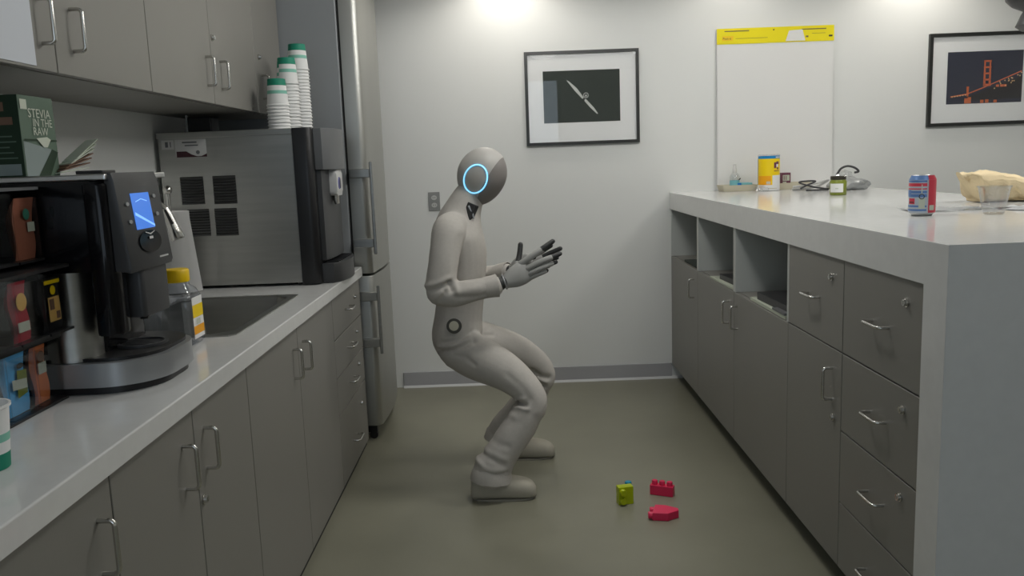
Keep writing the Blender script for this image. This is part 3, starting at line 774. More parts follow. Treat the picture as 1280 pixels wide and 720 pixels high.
# ------------------------------------------------------------------ pictures, chart, outlet on the back wall
def picture(label, x0, x1, z0, z1, fwid, polys, mats, in_rect, texts=()):
    y = YB - .0008
    t = thing('framed_picture', label, 'picture', ((x0 + x1) / 2, y, z0), 'framed pictures on the back wall')
    dpt = .022
    def rect(i, yy): return [V((x0 + i, yy, z0 + i)), V((x1 - i, yy, z0 + i)), V((x1 - i, yy, z1 - i)), V((x0 + i, yy, z1 - i))]
    b = bm_(); rs = [rect(0, y), rect(0, y - dpt), rect(fwid, y - dpt), rect(fwid, y)]
    vr = [[b.verts.new(p) for p in r] for r in rs]
    for i in range(4):
        for k in range(4):
            a, c_ = vr[k], vr[(k + 1) % 4]; b.faces.new((a[i], a[(i + 1) % 4], c_[(i + 1) % 4], c_[i]))
    obj('frame', b, 'frame_black', t)
    obj('mat_board', box(bm_(), x0 + fwid + .0003, x1 - fwid - .0003, y - .010, y, z0 + fwid + .0003, z1 - fwid - .0003), 'mat_board', t)
    f = (V((in_rect[0], y - .0105, in_rect[1])), V((1, 0, 0)), V((0, 0, 1)), V((0, -1, 0)))
    decal('print', polys, f, mats, t, texts)
    obj('glass', box(bm_(), x0 + fwid + .0003, x1 - fwid - .0003, y - .0175, y - .0155, z0 + fwid + .0003, z1 - fwid - .0003), 'picture_glass', t)
    return t
ir = (.229, 1.598)
P = lambda x, z: (x - ir[0], z - ir[1])
picture('black framed picture of a white propeller blade on dark green', .121, .800, 1.467, 2.015, .018,
    [(R_(0, 0, .457, .303), 0, 1), ([P(.368, 1.846), P(.385, 1.838), P(.43, 1.797), P(.470, 1.742), P(.462, 1.733), P(.418, 1.781)], 1, 2), ([P(.478, 1.735), P(.487, 1.728), P(.53, 1.68), P(.553, 1.645), P(.548, 1.643), P(.51, 1.678), P(.473, 1.722)], 1, 2),
     (circ(*P(.483, 1.754), .016), 1, 3), (circ(*P(.483, 1.754), .012), 2, 4), (circ(*P(.483, 1.752), .006), 1, 5)], ['print_green', 'print_white', 'frame_black'], ir)
ir = (2.637, 1.622)
P = lambda x, z: (x - ir[0], z - ir[1])
polys = [(R_(0, 0, .45, .303), 0, 1), ([P(2.72, 1.645), P(2.86, 1.70), P(3.0, 1.745), P(3.087, 1.775), P(3.087, 1.645), P(2.80, 1.64)], 1, 2)]
# tower: two legs and four struts
for xa in (2.853, 2.885): polys.append(([P(xa, 1.722), P(xa + .014, 1.722), P(xa + .010, 1.872), P(xa + .002, 1.872)], 2, 4))
for zt in (1.862, 1.826, 1.79, 1.754, 1.725): polys.append((R_(*P(2.853, zt), *P(2.898, zt + .010)), 2, 4))
polys += [([P(2.755, 1.722), P(2.770, 1.722), P(2.768, 1.665), P(2.757, 1.665)], 4, 4)]
polys += [([P(2.66, 1.662), P(2.76, 1.676), P(2.86, 1.712), P(3.08, 1.80), P(3.08, 1.806), P(2.86, 1.718), P(2.76, 1.682), P(2.66, 1.668)], 2, 5)]
for k in range(16):
    xx = 2.90 + random.random() * .18; z_ = 1.70 + (xx - 2.90) * .45 + random.uniform(-.02, .02); polys.append((circ(*P(xx, z_), .004, None, 8), 3, 6))
for k in range(6): polys.append((circ(*P(2.67 + k * .016, 1.664 + k * .002), .004, None, 8), 3, 6))
for xx, hh in ((2.745, .03), (2.765, .036), (2.84, .018), (2.87, .020), (2.92, .016)): polys.append((R_(*P(xx, 1.624), *P(xx + .02, 1.624 + hh)), 4, 3))
for xx in (2.93, 2.955, 2.975): polys.append((R_(*P(xx, 1.715), *P(xx + .018, 1.728)), 2, 5))
picture('black framed night photograph of a lit red suspension bridge', 2.524, 3.20, 1.493, 2.034, .02, polys, ['print_sky', 'print_hill', 'print_orange', 'print_lamp', 'print_red'], ir)

# easel pad leaning on the wall
ep = thing('easel_pad', 'large white easel pad with yellow header standing on the bar counter', 'easel pad', (1.61, YB - .03, CT))
tl = V((0, .020, CT and .944)).normalized()
o0 = V((1.262, YB - .030, CT + .0008)); exv = V((1, 0, 0)); eyv = V((0, .020, .944)).normalized(); env = exv.cross(eyv)
fe = (o0, exv, eyv, env)
W_, H_ = .692, .944
b = bm_(); prism(b, R_(0, 0, W_, H_), -.006, .002, fe); obj('backing_card', b, 'paper', ep)
b = bm_(); prism(b, R_(.002, 0, W_ - .002, H_ - .08), .0022, .008, fe); obj('paper_pad', b, 'paper', ep)
b = bm_(); prism(b, R_(0, H_ - .088, W_, H_ + .002), .0082, .0105, fe)
hd = obj('header', b, 'yellow_band', ep)
fh = (o0 + eyv * (H_ - .088) + env * .0106, exv, eyv, env)
decal('header_print', [(R_(.045, .071, .19, .077), 0, 1), (R_(.50, .068, .645, .074), 0, 1), ([(.405, .006), (.425, .066), (.505, .070), (.522, .006)], 1, 2), (circ(.335, .074, .004), 2, 1),
     ([(.03, .02), (.09, .02), (.092, .014), (.098, .044), (.095, .046), (.032, .046)], 3, 2), (R_(.66, .024, .682, .034), 2, 1), (R_(.525, .024, .54, .034), 0, 1), (R_(.56, .045, .64, .047), 0, 1), (R_(.11, .03, .30, .032), 0, 1)],
     fh, ['brown_ink', 'paper', 'dark_ink', 'yellow_lid'], hd, [('Post-it', .019, .034, .026, 2, 3, 1.0)])

ot = thing('wall_outlet', 'grey wall outlet plate with a socket beside the fridge', 'outlet', (-.452, YB, 1.10))
b = bm_(); box(b, -.488, -.418, YB - .006, YB - .0006, 1.100, 1.214, .002); obj('cover_plate', b, 'outlet_grey', ot)
for zc in (1.135, 1.18):
    b = bm_(); prism(b, circ(-.453, zc, .017, .014, 20), .0062, .009, (V((0, YB, 0)), V((1, 0, 0)), V((0, 0, 1)), V((0, -1, 0)))); s_ = obj('socket', b, 'white_plastic', ot)
    b = bm_()
    for dx in (-.006, .006): box(b, -.453 + dx - .0012, -.453 + dx + .0012, YB - .0096, YB - .0091, zc - .004, zc + .005)
    obj('slot', b, 'black_plastic', s_)

# ------------------------------------------------------------------ things on the bar counter
ZC = CT + .0006
def tray(label, x0, x1, y0, y1, h):
    b = bm_(); i = .012; t_ = .003
    A = rrect(x0 + i, x1 - i, y0 + i, y1 - i, .012, 3); Bq = rrect(x0, x1, y0, y1, .016, 3); C_ = rrect(x0 + t_, x1 - t_, y0 + t_, y1 - t_, .015, 3); Dq = rrect(x0 + i + t_, x1 - i - t_, y0 + i + t_, y1 - i - t_, .011, 3)
    loft(b, [[V((*p, ZC)) for p in A], [V((*p, ZC + h)) for p in Bq], [V((*p, ZC + h)) for p in C_], [V((*p, ZC + .004)) for p in Dq]])
    return tag(recenter(obj('food_tray', b, 'cardboard_pale')), label, 'tray', 'card trays against the easel pad')
tray('beige card tray with a sanitizer bottle, left end of bar counter', 1.245, 1.455, 4.86, 5.02, .036)
tray('beige card tray right of the yellow tin on the bar counter', 1.565, 1.765, 4.86, 5.02, .038)
t = thing('sanitizer_bottle', 'small clear pump bottle with blue label in the left tray', 'bottle', (1.336, 4.94, ZC + .005))
b = bm_(); lathe(b, [(.026, .0055), (.028, .009), (.028, .085), (.020, .100), (.012, .106)], (1.336, 4.94, ZC), 24); obj('bottle_body', b, 'clear_plastic', t, 40)
b = bm_(); lathe(b, [(.0285, .016), (.0285, .062)], (1.336, 4.94, ZC), 24, close=False); obj('label_band', b, 'teal_paper', t, 40)
b = bm_(); lathe(b, [(.013, .105), (.013, .130), (.010, .134), (.009, .155), (.005, .157)], (1.336, 4.94, ZC), 20); obj('pump_cap', b, 'white_plastic', t, 40)
f = (V((1.345, 4.9105, ZC + .016)), V((1, 0, 0)), V((0, 0, 1)), V((0, -1, 0)))
decal('label_mark', [(R_(.0, .005, .022, .030), 0, 1), ([(.004, .05), (.018, .062), (.018, .052), (.008, .046)], 1, 1)], f, ['label_blue', 'dark_ink'], t)
b = bm_(); box(b, 1.366, 1.430, 4.90, 4.985, ZC + .0046, ZC + .046, .003)
t = thing('tissue_pack', 'flat teal tissue pack lying in the left tray', 'tissue pack', (1.405, 4.94, ZC + .0046)); obj('pack', b, 'teal_paper', t)
f = (V((1.372, 4.8995, ZC + .008)), V((1, 0, 0)), V((0, 0, 1)), V((0, -1, 0))); decal('pack_print', [(R_(.005, .004, .06, .012), 0, 1)], f, ['label_blue'], t)

# yellow tin
t = thing('snack_tin', 'tall yellow snack tin with a blue top band on the bar counter', 'tin', (1.513, 4.82, ZC))
cx, cy = 1.500, 4.82; r_ = .060
b = bm_(); lathe(b, [(r_ - .003, .0), (r_, .003), (r_, .032), (r_, .034), (r_, .18), (r_, .182), (r_, .196), (r_ - .002, .198)], (cx, cy, ZC), 40, [1, 1, 1, 0, 0, 2, 2]); obj('tin_body', b, None, t, 40, mats=['yellow', 'paper', 'tin_blue'])
b = bm_(); lathe(b, [(r_ + .001, .198), (r_ + .001, .204), (r_ - .003, .206)], (cx, cy, ZC), 40); obj('lid', b, 'clear_plastic', t, 40)
def wrap(name, patches, mats, r, parent, c, z):
    """curved print patches (angle0, angle1, z0, z1, material, layer) around a round thing"""
    b = bm_()
    for a0, a1, z0, z1, mi, ly in patches:
        n = max(2, int(abs(a1 - a0) / 8)); rr_ = r + .0004 * ly
        row = [[b.verts.new((c[0] + rr_ * math.cos(math.radians(a0 + (a1 - a0) * k / n)), c[1] + rr_ * math.sin(math.radians(a0 + (a1 - a0) * k / n)), z + zz_)) for k in range(n + 1)] for zz_ in (z0, z1)]
        for k in range(n): b.faces.new((row[0][k], row[0][k + 1], row[1][k + 1], row[1][k])).material_index = mi
    return obj(name, b, None, parent, 60, mats=mats)
wrap('tin_print', [(-197, -180, .034, .18, 3, 1), (-172, -95, .034, .085, 0, 1), (-88, -20, .032, .088, 1, 1), (-80, -66, .128, .160, 2, 2), (-66, -48, .150, .165, 2, 2), (-62, -50, .120, .132, 2, 2), (-80, -45, .110, .114, 2, 2), (-66, -52, .135, .150, 1, 2), (-70, -30, .186, .192, 1, 2), (-120, -98, .038, .054, 4, 2), (-110, -60, .012, .016, 4, 2)], ['yellow_orange', 'paper', 'purple_print', 'dark_ink', 'cardboard_pale'], r_, t, (cx, cy), ZC)
# small carton behind
t = thing('tea_carton', 'tiny purple and white carton in the right tray', 'carton', (1.628, 4.93, ZC + .0046))
b = bm_(); box(b, 1.600, 1.655, 4.905, 4.955, ZC + .0046, ZC + .096, .001, 1); obj('carton', b, 'purple_print', t)
f = (V((1.600, 4.9045, ZC + .0046)), V((1, 0, 0)), V((0, 0, 1)), V((0, -1, 0))); decal('carton_print', [(R_(.008, .045, .048, .078), 0, 1), (R_(.008, .02, .03, .04), 0, 1), (R_(.014, .05, .018, .073), 1, 2), (R_(.026, .05, .030, .073), 1, 2)], f, ['packet', 'purple_print'], t)
# crumpled wrapper
def crumple(name, c, size, m, label, cat, seed, amp=.35, sub=3, parent=None, flat=True):
    b = bm_(); bmesh.ops.create_icosphere(b, subdivisions=sub, radius=1)
    for v in b.verts:
        d = v.co.normalized(); k = 1 + amp * (noise.noise(d * 2.1 + V((seed, 0, 0))) + .6 * noise.noise(d * 5.3 + V((0, seed, 0))))
        p = V((d.x * size[0], d.y * size[1], d.z * size[2])) * k
        v.co = p
    zmin = -size[2] * .55
    for v in b.verts:
        if v.co.z < zmin: v.co.z = zmin + (v.co.z - zmin) * .06
    zm = min(v.co.z for v in b.verts)
    for v in b.verts: v.co = v.co + V((c[0], c[1], c[2] - zm))
    o = obj(name, b, m, parent)
    if parent is None: tag(recenter(o), label, cat)
    return o
crumple('plastic_wrapper', (1.435, 4.76, ZC), (.045, .03, .018), 'clear_plastic', 'small crumpled clear wrapper in front of the yellow tin', 'wrapper', 3.1)
# cables
b = bm_(); tube(b, smooth_path([(1.62, 4.64, ZC + .012), (1.66, 4.62, ZC + .035), (1.70, 4.63, ZC + .050), (1.66, 4.65, ZC + .052), (1.62, 4.66, ZC + .045), (1.68, 4.60, ZC + .02), (1.76, 4.60, ZC + .006), (1.70, 4.56, ZC + .005), (1.63, 4.58, ZC + .005)], 6), .005, 8)
tag(recenter(obj('black_cable', b, 'dark_grey', smooth=60)), 'loose black cable loop left of the green jar', 'cable')
b = bm_(); tube(b, smooth_path([(1.60, 4.70, ZC + .02), (1.66, 4.69, ZC + .025), (1.73, 4.68, ZC + .04), (1.79, 4.68, ZC + .055), (1.74, 4.70, ZC + .02), (1.67, 4.71, ZC + .008), (1.60, 4.72, ZC + .006)], 6), .007, 8)
tag(recenter(obj('white_cable', b, 'white_plastic', smooth=60)), 'loose white cable in front of the easel pad', 'cable')
# grey bag with black handle
t = thing('grey_pouch', 'crumpled silver grey pouch with a black strap behind the green jar', 'pouch', (1.86, 4.58, ZC))
crumple('pouch_body', (1.865, 4.58, ZC), (.105, .075, .045), 'grey_bag', '', '', 8.3, .28, 3, t)
crumple('clear_wrap', (1.845, 4.60, ZC + .062), (.045, .04, .028), 'clear_plastic', '', '', 5.5, .3, 3, t)
b = bm_(); tube(b, smooth_path([(1.795, 4.57, ZC + .085), (1.815, 4.57, ZC + .115), (1.85, 4.57, ZC + .128), (1.89, 4.57, ZC + .118), (1.912, 4.57, ZC + .098), (1.89, 4.57, ZC + .092)], 6), .006, 10); obj('strap', b, 'dark_grey', t, 60)
# green jar
t = thing('pickle_jar', 'green glass jar with dark lid and white label on the bar counter', 'jar', (1.609, 4.08, ZC))
jc = (1.609, 4.08)
b = bm_(); lathe(b, [(.036, 0), (.039, .004), (.039, .066), (.034, .074)], (*jc, ZC), 32); obj('jar_body', b, 'jar_green', t, 40)
b = bm_(); lathe(b, [(.036, .0745), (.0365, .076), (.0365, .090), (.034, .092)], (*jc, ZC), 32); obj('lid', b, 'jar_dark_lid', t, 40)
wrap('label_print', [(-175, -75, .014, .056, 0, 1), (-130, -110, .03, .035, 1, 2)], ['paper', 'packet'], .039, t, jc, ZC)
# soda can
t = thing('drink_can', 'red and blue striped drink can on the bar counter', 'can', (1.328, 2.68, ZC)); kc = (1.328, 2.68); kr = .0395
b = bm_(); lathe(b, [(.030, .0), (.031, .002), (.0375, .010), (kr, .016), (kr, .114), (.034, .126), (.0325, .129), (.031, .127)], (*kc, ZC), 40); obj('can_body', b, 'aluminium', t, 40)
pt_ = [(-280, -90, .010, .114, 2, 1), (-90, 50, .010, .114, 0, 1), (-84, -58, .018, .034, 3, 2)]
for z0_, z1_, mi in ((.094, .104, 0), (.072, .080, 1), (.060, .070, 1), (.084, .088, 0), (.107, .113, 1), (.016, .022, 1), (.028, .034, 1)): pt_.append((-210, -97, z0_, z1_, mi, 2))
pt_ += [(-182, -148, .038, .056, 0, 3), (-130, -104, .024, .056, 3, 3), (-120, -116, .07, .10, 3, 3), (-206, -168, .064, .082, 1, 3), (-178, -152, .042, .045, 4, 4)]
wrap('can_print', pt_, ['red_can', 'can_blue', 'can_grey', 'packet', 'dark_ink'], kr, t, kc, ZC)
b = bm_(); tube(b, [V((kc[0] + (kr + .0022) * math.cos(math.radians(-118 + 10 * math.cos(a))), kc[1] + (kr + .0022) * math.sin(math.radians(-118 + 10 * math.cos(a))), ZC + .062 + .0075 * math.sin(a))) for a in [2 * math.pi * k / 20 for k in range(21)]], .0012, 6); obj('ring_mark', b, 'dark_ink', t)
b = bm_()
for a0, a1, mi in ((-280, -90, 1), (-90, 80, 0)):
    row = [[b.verts.new((kc[0] + r2 * math.cos(math.radians(a0 + (a1 - a0) * k / 20)), kc[1] + r2 * math.sin(math.radians(a0 + (a1 - a0) * k / 20)), ZC + z2)) for k in range(21)] for r2, z2 in ((kr + .0005, .1142), (.0348, .1255), (.0338, .128))]
    for q in (0, 1):
        for k in range(20): b.faces.new((row[q][k], row[q][k + 1], row[q + 1][k + 1], row[q + 1][k])).material_index = mi
obj('shoulder_print', b, None, t, 60, mats=['red_can', 'can_blue'])
# clear cup
b = bm_(); lathe(b, [(.028, .0), (.030, .001), (.046, .084), (.049, .085), (.049, .089), (.046, .089), (.0445, .084), (.0285, .004), (.01, .004)], (1.525, 2.62, ZC), 36); tag(recenter(obj('clear_cup', b, 'clear_plastic', smooth=40)), 'empty clear plastic cup in front of the brown paper bag', 'cup')
# napkins
def napkin(label, c, w, l, rot, seed, bend):
    b = bm_(); n = 10; cs, sn = math.cos(rot), math.sin(rot); g = []
    for i in range(n + 1):
        row = []
        for j in range(n + 1):
            u, v_ = (i / n - .5) * w, (j / n - .5) * l
            z = .003 + bend * max(0, noise.noise(V((i * .23 + seed, j * .2, 0))) + .15)
            row.append(b.verts.new((c[0] + u * cs - v_ * sn, c[1] + u * sn + v_ * cs, ZC + z)))
        g.append(row)
    for i in range(n):
        for j in range(n): b.faces.new((g[i][j], g[i + 1][j], g[i + 1][j + 1], g[i][j + 1]))
    bmesh.ops.solidify(b, geom=list(b.faces), thickness=.0015)
    zm = min(v.co.z for v in b.verts)
    for v in b.verts: v.co.z += ZC + .0004 - zm
    return tag(recenter(obj('paper_napkin', b, 'napkin', smooth=50)), label, 'napkin', 'napkins by the brown bag')
napkin('white paper napkin left of the clear cup', (1.50, 2.88, 0), .24, .16, .1, 1.7, .02)
napkin('white paper napkin under the brown paper bag, right of the cup', (1.72, 2.82, 0), .16, .16, .3, 4.2, .02)
# brown paper bag lying on its side
b = bm_(); rings = []
secs = [(1.742, .030, .050, .075), (1.752, .036, .057, .066), (1.78, .085, .058, .059), (1.85, .098, .060, .060), (1.92, .10, .050, .050), (2.0, .10, .044, .046), (2.035, .085, .03, .03)]
for k, (x, hy, hz, zc) in enumerate(secs):
    ring = []
    for a in range(20):
        th = 2 * math.pi * a / 20; ca, sa = math.cos(th), math.sin(th)
        yy = 3.22 + hy * math.copysign(abs(ca) ** .6, ca); z_ = zc + hz * math.copysign(abs(sa) ** .6, sa)
        ring.append(V((x, yy, ZC + max(z_, .0005))))
    rings.append(ring)
loft(b, rings); bmesh.ops.subdivide_edges(b, edges=list(b.edges), cuts=2, use_grid_fill=True)
for v in b.verts:
    q = v.co.copy(); hgt = max(0, q.z - ZC)
    if q.x < 1.80: v.co.x += (.10 - hgt) * .75 * (1.80 - q.x) / .06 * .6
    ridge = abs(noise.noise(q * 14 + V((3, 1, 7)))) - .18
    d = noise.noise(q * 9) * .016 - ridge * .030 + noise.noise(q * 34) * .005
    if hgt > .006: v.co += V((d * .5, d * .9, d * .8))
    v.co.z = max(v.co.z, ZC + .0005)
tag(recenter(obj('paper_bag', b, 'kraft')), 'crumpled brown paper bag lying on the bar counter', 'bag')

# pendant lamp
pl_ = thing('pendant_lamp', 'black pendant lamp hanging over the bar counter at the right edge', 'lamp', (1.872, 3.0, 1.76))
b = bm_(); lathe(b, [(.02, 1.768), (.052, 1.768), (.072, 1.784), (.056, 1.822), (.050, 1.833)], (1.872, 3.0, 0), 36, close=False); obj('shade', b, 'dark_grey', pl_, 30)
b = bm_(); lathe(b, [(.049, 1.8335), (.056, 1.838), (.085, 1.853), (.105, 1.874), (.112, 1.905), (.104, 1.945), (.07, 1.985), (.02, 2.005), (.008, 2.01)], (1.872, 3.0, 0), 36); obj('lamp_housing', b, 'black_plastic', pl_, 40)
b = bm_(); tube(b, [(1.872, 3.0, 2.008), (1.872, 3.0, CEIL - .001)], .004, 8); obj('cord', b, 'black_plastic', pl_)

# ------------------------------------------------------------------ toy bricks on the floor
def stud(b, p, n, r=.0135, h=.016):
    p, n = V(p), V(n); tube(b, [p, p + n * h * .85, p + n * h], [r, r, r * .88], 18)
def brick_frame(loc, rz):
    ex = V((math.cos(rz), math.sin(rz), 0)); ey = V((-math.sin(rz), math.cos(rz), 0)); return V(loc), ex, ey, V((0, 0, 1))
# upright red brick with three studs
fr3 = brick_frame((.588, 3.262, .0004), -.42); o_, ex, ey, ez = fr3
t = thing('toy_brick', 'red toy brick standing upright with three studs on top', 'toy brick', tuple(o_), 'toy bricks on the floor')
b = bm_(); prism(b, rrect(-.048, .048, -.017, .017, .002, 2), 0, .042, fr3, .002); obj('brick_body', b, 'red_brick', t)
for k in (-.031, 0, .031):
    b = bm_(); stud(b, o_ + ex * k + ez * .042, ez, .012, .017); obj('stud', b, 'red_brick', t, 40)
# red sloped brick lying on its side
fr2 = brick_frame((.556, 3.045, .0004), -.10); o_, ex, ey, ez = fr2
t = thing('toy_brick', 'red wedge-shaped toy brick lying on its side', 'toy brick', tuple(o_), 'toy bricks on the floor')
b = bm_(); prism(b, [(-.048, -.034), (.010, -.040), (.054, -.008), (.054, .012), (.008, .040), (-.032, .046)], 0, .032, fr2, .0025); obj('brick_body', b, 'red_brick', t)
for q in (-.020, .024):
    b = bm_(); stud(b, o_ - ex * (.046 if q < 0 else .037) + ey * q + ez * .0165, -ex, .0135, .017); obj('stud', b, 'red_brick', t, 40)
# green and blue block
fr1 = brick_frame((.424, 3.19, .0004), .20); o_, ex, ey, ez = fr1
t = thing('toy_brick', 'lime green toy brick on end with studs facing the camera', 'toy brick', tuple(o_), 'toy bricks on the floor')
b = bm_(); prism(b, rrect(-.031, .031, -.017, .017, .002, 2), 0, .074, fr1, .002); obj('brick_body', b, 'green_brick', t)
for q in (.019, .055):
    b = bm_(); stud(b, o_ - ey * .017 - ex * .015 + ez * q, -ey, .0135, .017); obj('stud', b, 'green_brick', t, 40)
fr0 = brick_frame((.444, 3.232, .0004), .20); o_, ex, ey, ez = fr0
t = thing('toy_brick', 'blue toy brick showing just above the green one', 'toy brick', tuple(o_), 'toy bricks on the floor')
b = bm_(); prism(b, rrect(-.016, .016, -.014, .014, .002, 2), 0, .060, fr0, .002); obj('brick_body', b, 'blue_brick', t)
b = bm_(); stud(b, o_ + ez * .060, ez, .0135, .014); obj('stud', b, 'blue_brick', t, 40)

# ------------------------------------------------------------------ the humanoid robot
rb = thing('humanoid_robot', 'pale fabric-covered humanoid robot crouching with hands held together', 'robot', (-.05, 3.5, 0))
def limb(bm, nodes, n=24, k=6):
    """nodes (x, y, z, in-plane radius, side radius): smooth tube, in-plane = in the XZ plane, side = towards Y"""
    P_ = smooth_path([q[:3] for q in nodes], k); Rr = smooth_path([(q[3], q[4], 0) for q in nodes], k)
    ra, rz_ = Rr[0], Rr[-1]; t0 = (P_[0] - P_[1]).normalized(); t1 = (P_[-1] - P_[-2]).normalized()
    m0, m1 = min(ra[:2]), min(rz_[:2])
    P2 = [P_[0] + t0 * m0 * s for s in (.98, .8, .45)] + P_ + [P_[-1] + t1 * m1 * s for s in (.45, .8, .98)]
    R2 = [ra * .2, ra * .6, ra * .89] + Rr + [rz_ * .89, rz_ * .6, rz_ * .2]
    ts = frames(P2); rings = []
    for p, t, r in zip(P2, ts, R2):
        a = V((0, 1, 0)).cross(t).normalized(); s = t.cross(a).normalized()
        rings.append([p + a * (r.x * math.cos(2 * math.pi * q / n)) + s * (r.y * math.sin(2 * math.pi * q / n)) for q in range(n)])
    loft(bm, rings)
b = bm_()
limb(b, [(-.225, 3.49, .600, .098, .145), (-.240, 3.49, .655, .110, .150), (-.232, 3.49, .735, .102, .135), (-.220, 3.49, .82, .100, .132), (-.215, 3.49, .92, .108, .145), (-.217, 3.49, 1.01, .116, .160), (-.218, 3.49, 1.085, .108, .168), (-.208, 3.49, 1.145, .094, .125), (-.190, 3.49, 1.195, .077, .088), (-.162, 3.49, 1.250, .064, .066)])
# shoulders and right arm
limb(b, [(-.228, 3.40, 1.128, .058, .06), (-.243, 3.335, 1.116, .068, .060), (-.258, 3.295, 1.045, .063, .056), (-.268, 3.275, .98, .061, .054), (-.283, 3.262, .905, .059, .053), (-.286, 3.26, .875, .055, .052)])
limb(b, [(-.287, 3.26, .880, .055, .050), (-.235, 3.262, .868, .052, .048), (-.160, 3.27, .879, .046, .044), (-.095, 3.283, .888, .041, .040), (-.075, 3.287, .890, .043, .042)])
# left arm
limb(b, [(-.222, 3.58, 1.128, .058, .06), (-.240, 3.645, 1.114, .066, .060), (-.250, 3.69, 1.0, .060, .055), (-.262, 3.705, .91, .055, .050)])
limb(b, [(-.262, 3.70, .905, .053, .048), (-.16, 3.64, .885, .046, .044), (-.05, 3.545, .905, .040, .040), (-.025, 3.525, .912, .042, .040)])
# right leg
limb(b, [(-.232, 3.415, .622, .095, .085), (-.165, 3.390, .582, .095, .085), (-.085, 3.355, .548, .086, .080), (-.015, 3.328, .508, .075, .072), (.045, 3.31, .455, .062, .064), (.072, 3.302, .410, .057, .060), (.062, 3.298, .372, .058, .060)])
limb(b, [(.064, 3.30, .405, .056, .060), (.030, 3.295, .335, .066, .064), (-.015, 3.288, .270, .069, .066), (-.068, 3.283, .195, .069, .066), (-.104, 3.28, .135, .078, .069), (-.112, 3.28, .112, .080, .070)])
# left leg
limb(b, [(-.220, 3.57, .625, .090, .085), (-.13, 3.60, .598, .086, .082), (-.01, 3.64, .545, .080, .075), (.085, 3.672, .478, .067, .066), (.125, 3.685, .418, .058, .060), (.118, 3.69, .385, .056, .060)])
limb(b, [(.122, 3.685, .405, .056, .060), (.075, 3.70, .32, .064, .062), (.010, 3.72, .235, .068, .064), (-.050, 3.74, .16, .072, .066), (-.070, 3.75, .118, .078, .070)])
bmesh.ops.recalc_face_normals(b, faces=b.faces)
me = bpy.data.meshes.new('tmp'); b.to_mesh(me); b.free()
to = bpy.data.objects.new('tmp', me); COL.objects.link(to)
md = to.modifiers.new('r', 'REMESH'); md.mode = 'VOXEL'; md.voxel_size = .0055
sm = to.modifiers.new('s', 'SMOOTH'); sm.factor = .5; sm.iterations = 7
bpy.context.view_layer.update()
me2 = bpy.data.meshes.new_from_object(to.evaluated_get(bpy.context.evaluated_depsgraph_get()))
bpy.data.objects.remove(to)
# cloth folds: grooves and ridges along polylines in the XZ plane, on one side of the body
FOLDS = [  # (points XZ, y range, amplitude, width)
    ([(-.330, .893), (-.285, .905), (-.245, .922)], (3.0, 3.34), -.012, .010), ([(-.335, .905), (-.29, .918), (-.25, .935)], (3.0, 3.34), .007, .012),
    ([(-.243, .920), (-.236, .890)], (3.0, 3.34), -.010, .008), ([(-.225, .918), (-.215, .880)], (3.0, 3.34), .006, .010),
    ([(-.285, .85), (-.26, .885)], (3.0, 3.34), -.006, .009), ([(-.30, .86), (-.275, .885)], (3.0, 3.34), .005, .010),
    ([(-.215, .862), (-.14, .858), (-.085, .868)], (3.0, 3.34), -.005, .010), ([(-.20, .885), (-.13, .895)], (3.0, 3.34), .004, .014),
    ([(-.315, .612), (-.25, .625), (-.19, .652), (-.165, .66)], (3.0, 3.48), -.013, .011), ([(-.31, .632), (-.24, .645), (-.185, .672)], (3.0, 3.48), .007, .010),
    ([(-.29, .652), (-.22, .668), (-.175, .688)], (3.0, 3.48), -.007, .009), ([(-.25, .605), (-.20, .600), (-.165, .57)], (3.0, 3.45), -.005, .010),
    ([(-.16, .655), (-.11, .665)], (3.3, 3.7), -.004, .010), ([(-.13, .645), (-.09, .64)], (3.4, 3.8), -.006, .010),
    ([(-.03, .53), (.03, .475), (.055, .435)], (3.0, 3.40), -.003, .014),
    ([(-.02, .398), (.01, .412), (.035, .405)], (3.0, 3.40), -.014, .010), ([(-.03, .385), (.01, .398), (.045, .392)], (3.0, 3.40), .008, .009),
    ([(.0, .425), (.03, .432)], (3.0, 3.40), .007, .010),
    ([(-.06, .37), (-.01, .36)], (3.0, 3.40), .004, .012),
    ([(-.145, .205), (-.10, .192), (-.06, .170)], (3.0, 3.36), -.005, .010), ([(-.15, .222), (-.10, .212), (-.05, .19)], (3.0, 3.36), .003, .012),
    ([(-.17, .172), (-.12, .150), (-.06, .145)], (3.0, 3.36), .003, .012), ([(-.14, .140), (-.10, .125), (-.05, .132)], (3.0, 3.36), -.005, .008),
    ([(-.10, .26), (-.04, .245)], (3.0, 3.36), -.003, .014), ([(-.185, .190), (-.15, .17)], (3.0, 3.36), .006, .012),
    ([(.075, .455), (.11, .425), (.15, .415)], (3.5, 3.9), -.016, .012), ([(.095, .395), (.13, .375)], (3.5, 3.9), -.014, .010), ([(.085, .43), (.13, .40)], (3.5, 3.9), .011, .009),
    ([(-.20, 1.09), (-.215, 1.03), (-.22, .96)], (3.0, 3.36), -.004, .014),
]
def segd(p, a, c_):
    d = c_ - a; t_ = max(0, min(1, (p - a).dot(d) / d.length_squared)); return (p - a - d * t_).length
nrm_ = [v.normal.copy() for v in me2.vertices]
foldV = [([V((q[0], q[1])) for q in pts], yr, amp, w_) for pts, yr, amp, w_ in FOLDS]
foldB = [(min(q.x for q in pts) - 3 * w_, max(q.x for q in pts) + 3 * w_, min(q.y for q in pts) - 3 * w_, max(q.y for q in pts) + 3 * w_) for pts, yr, amp, w_ in foldV]
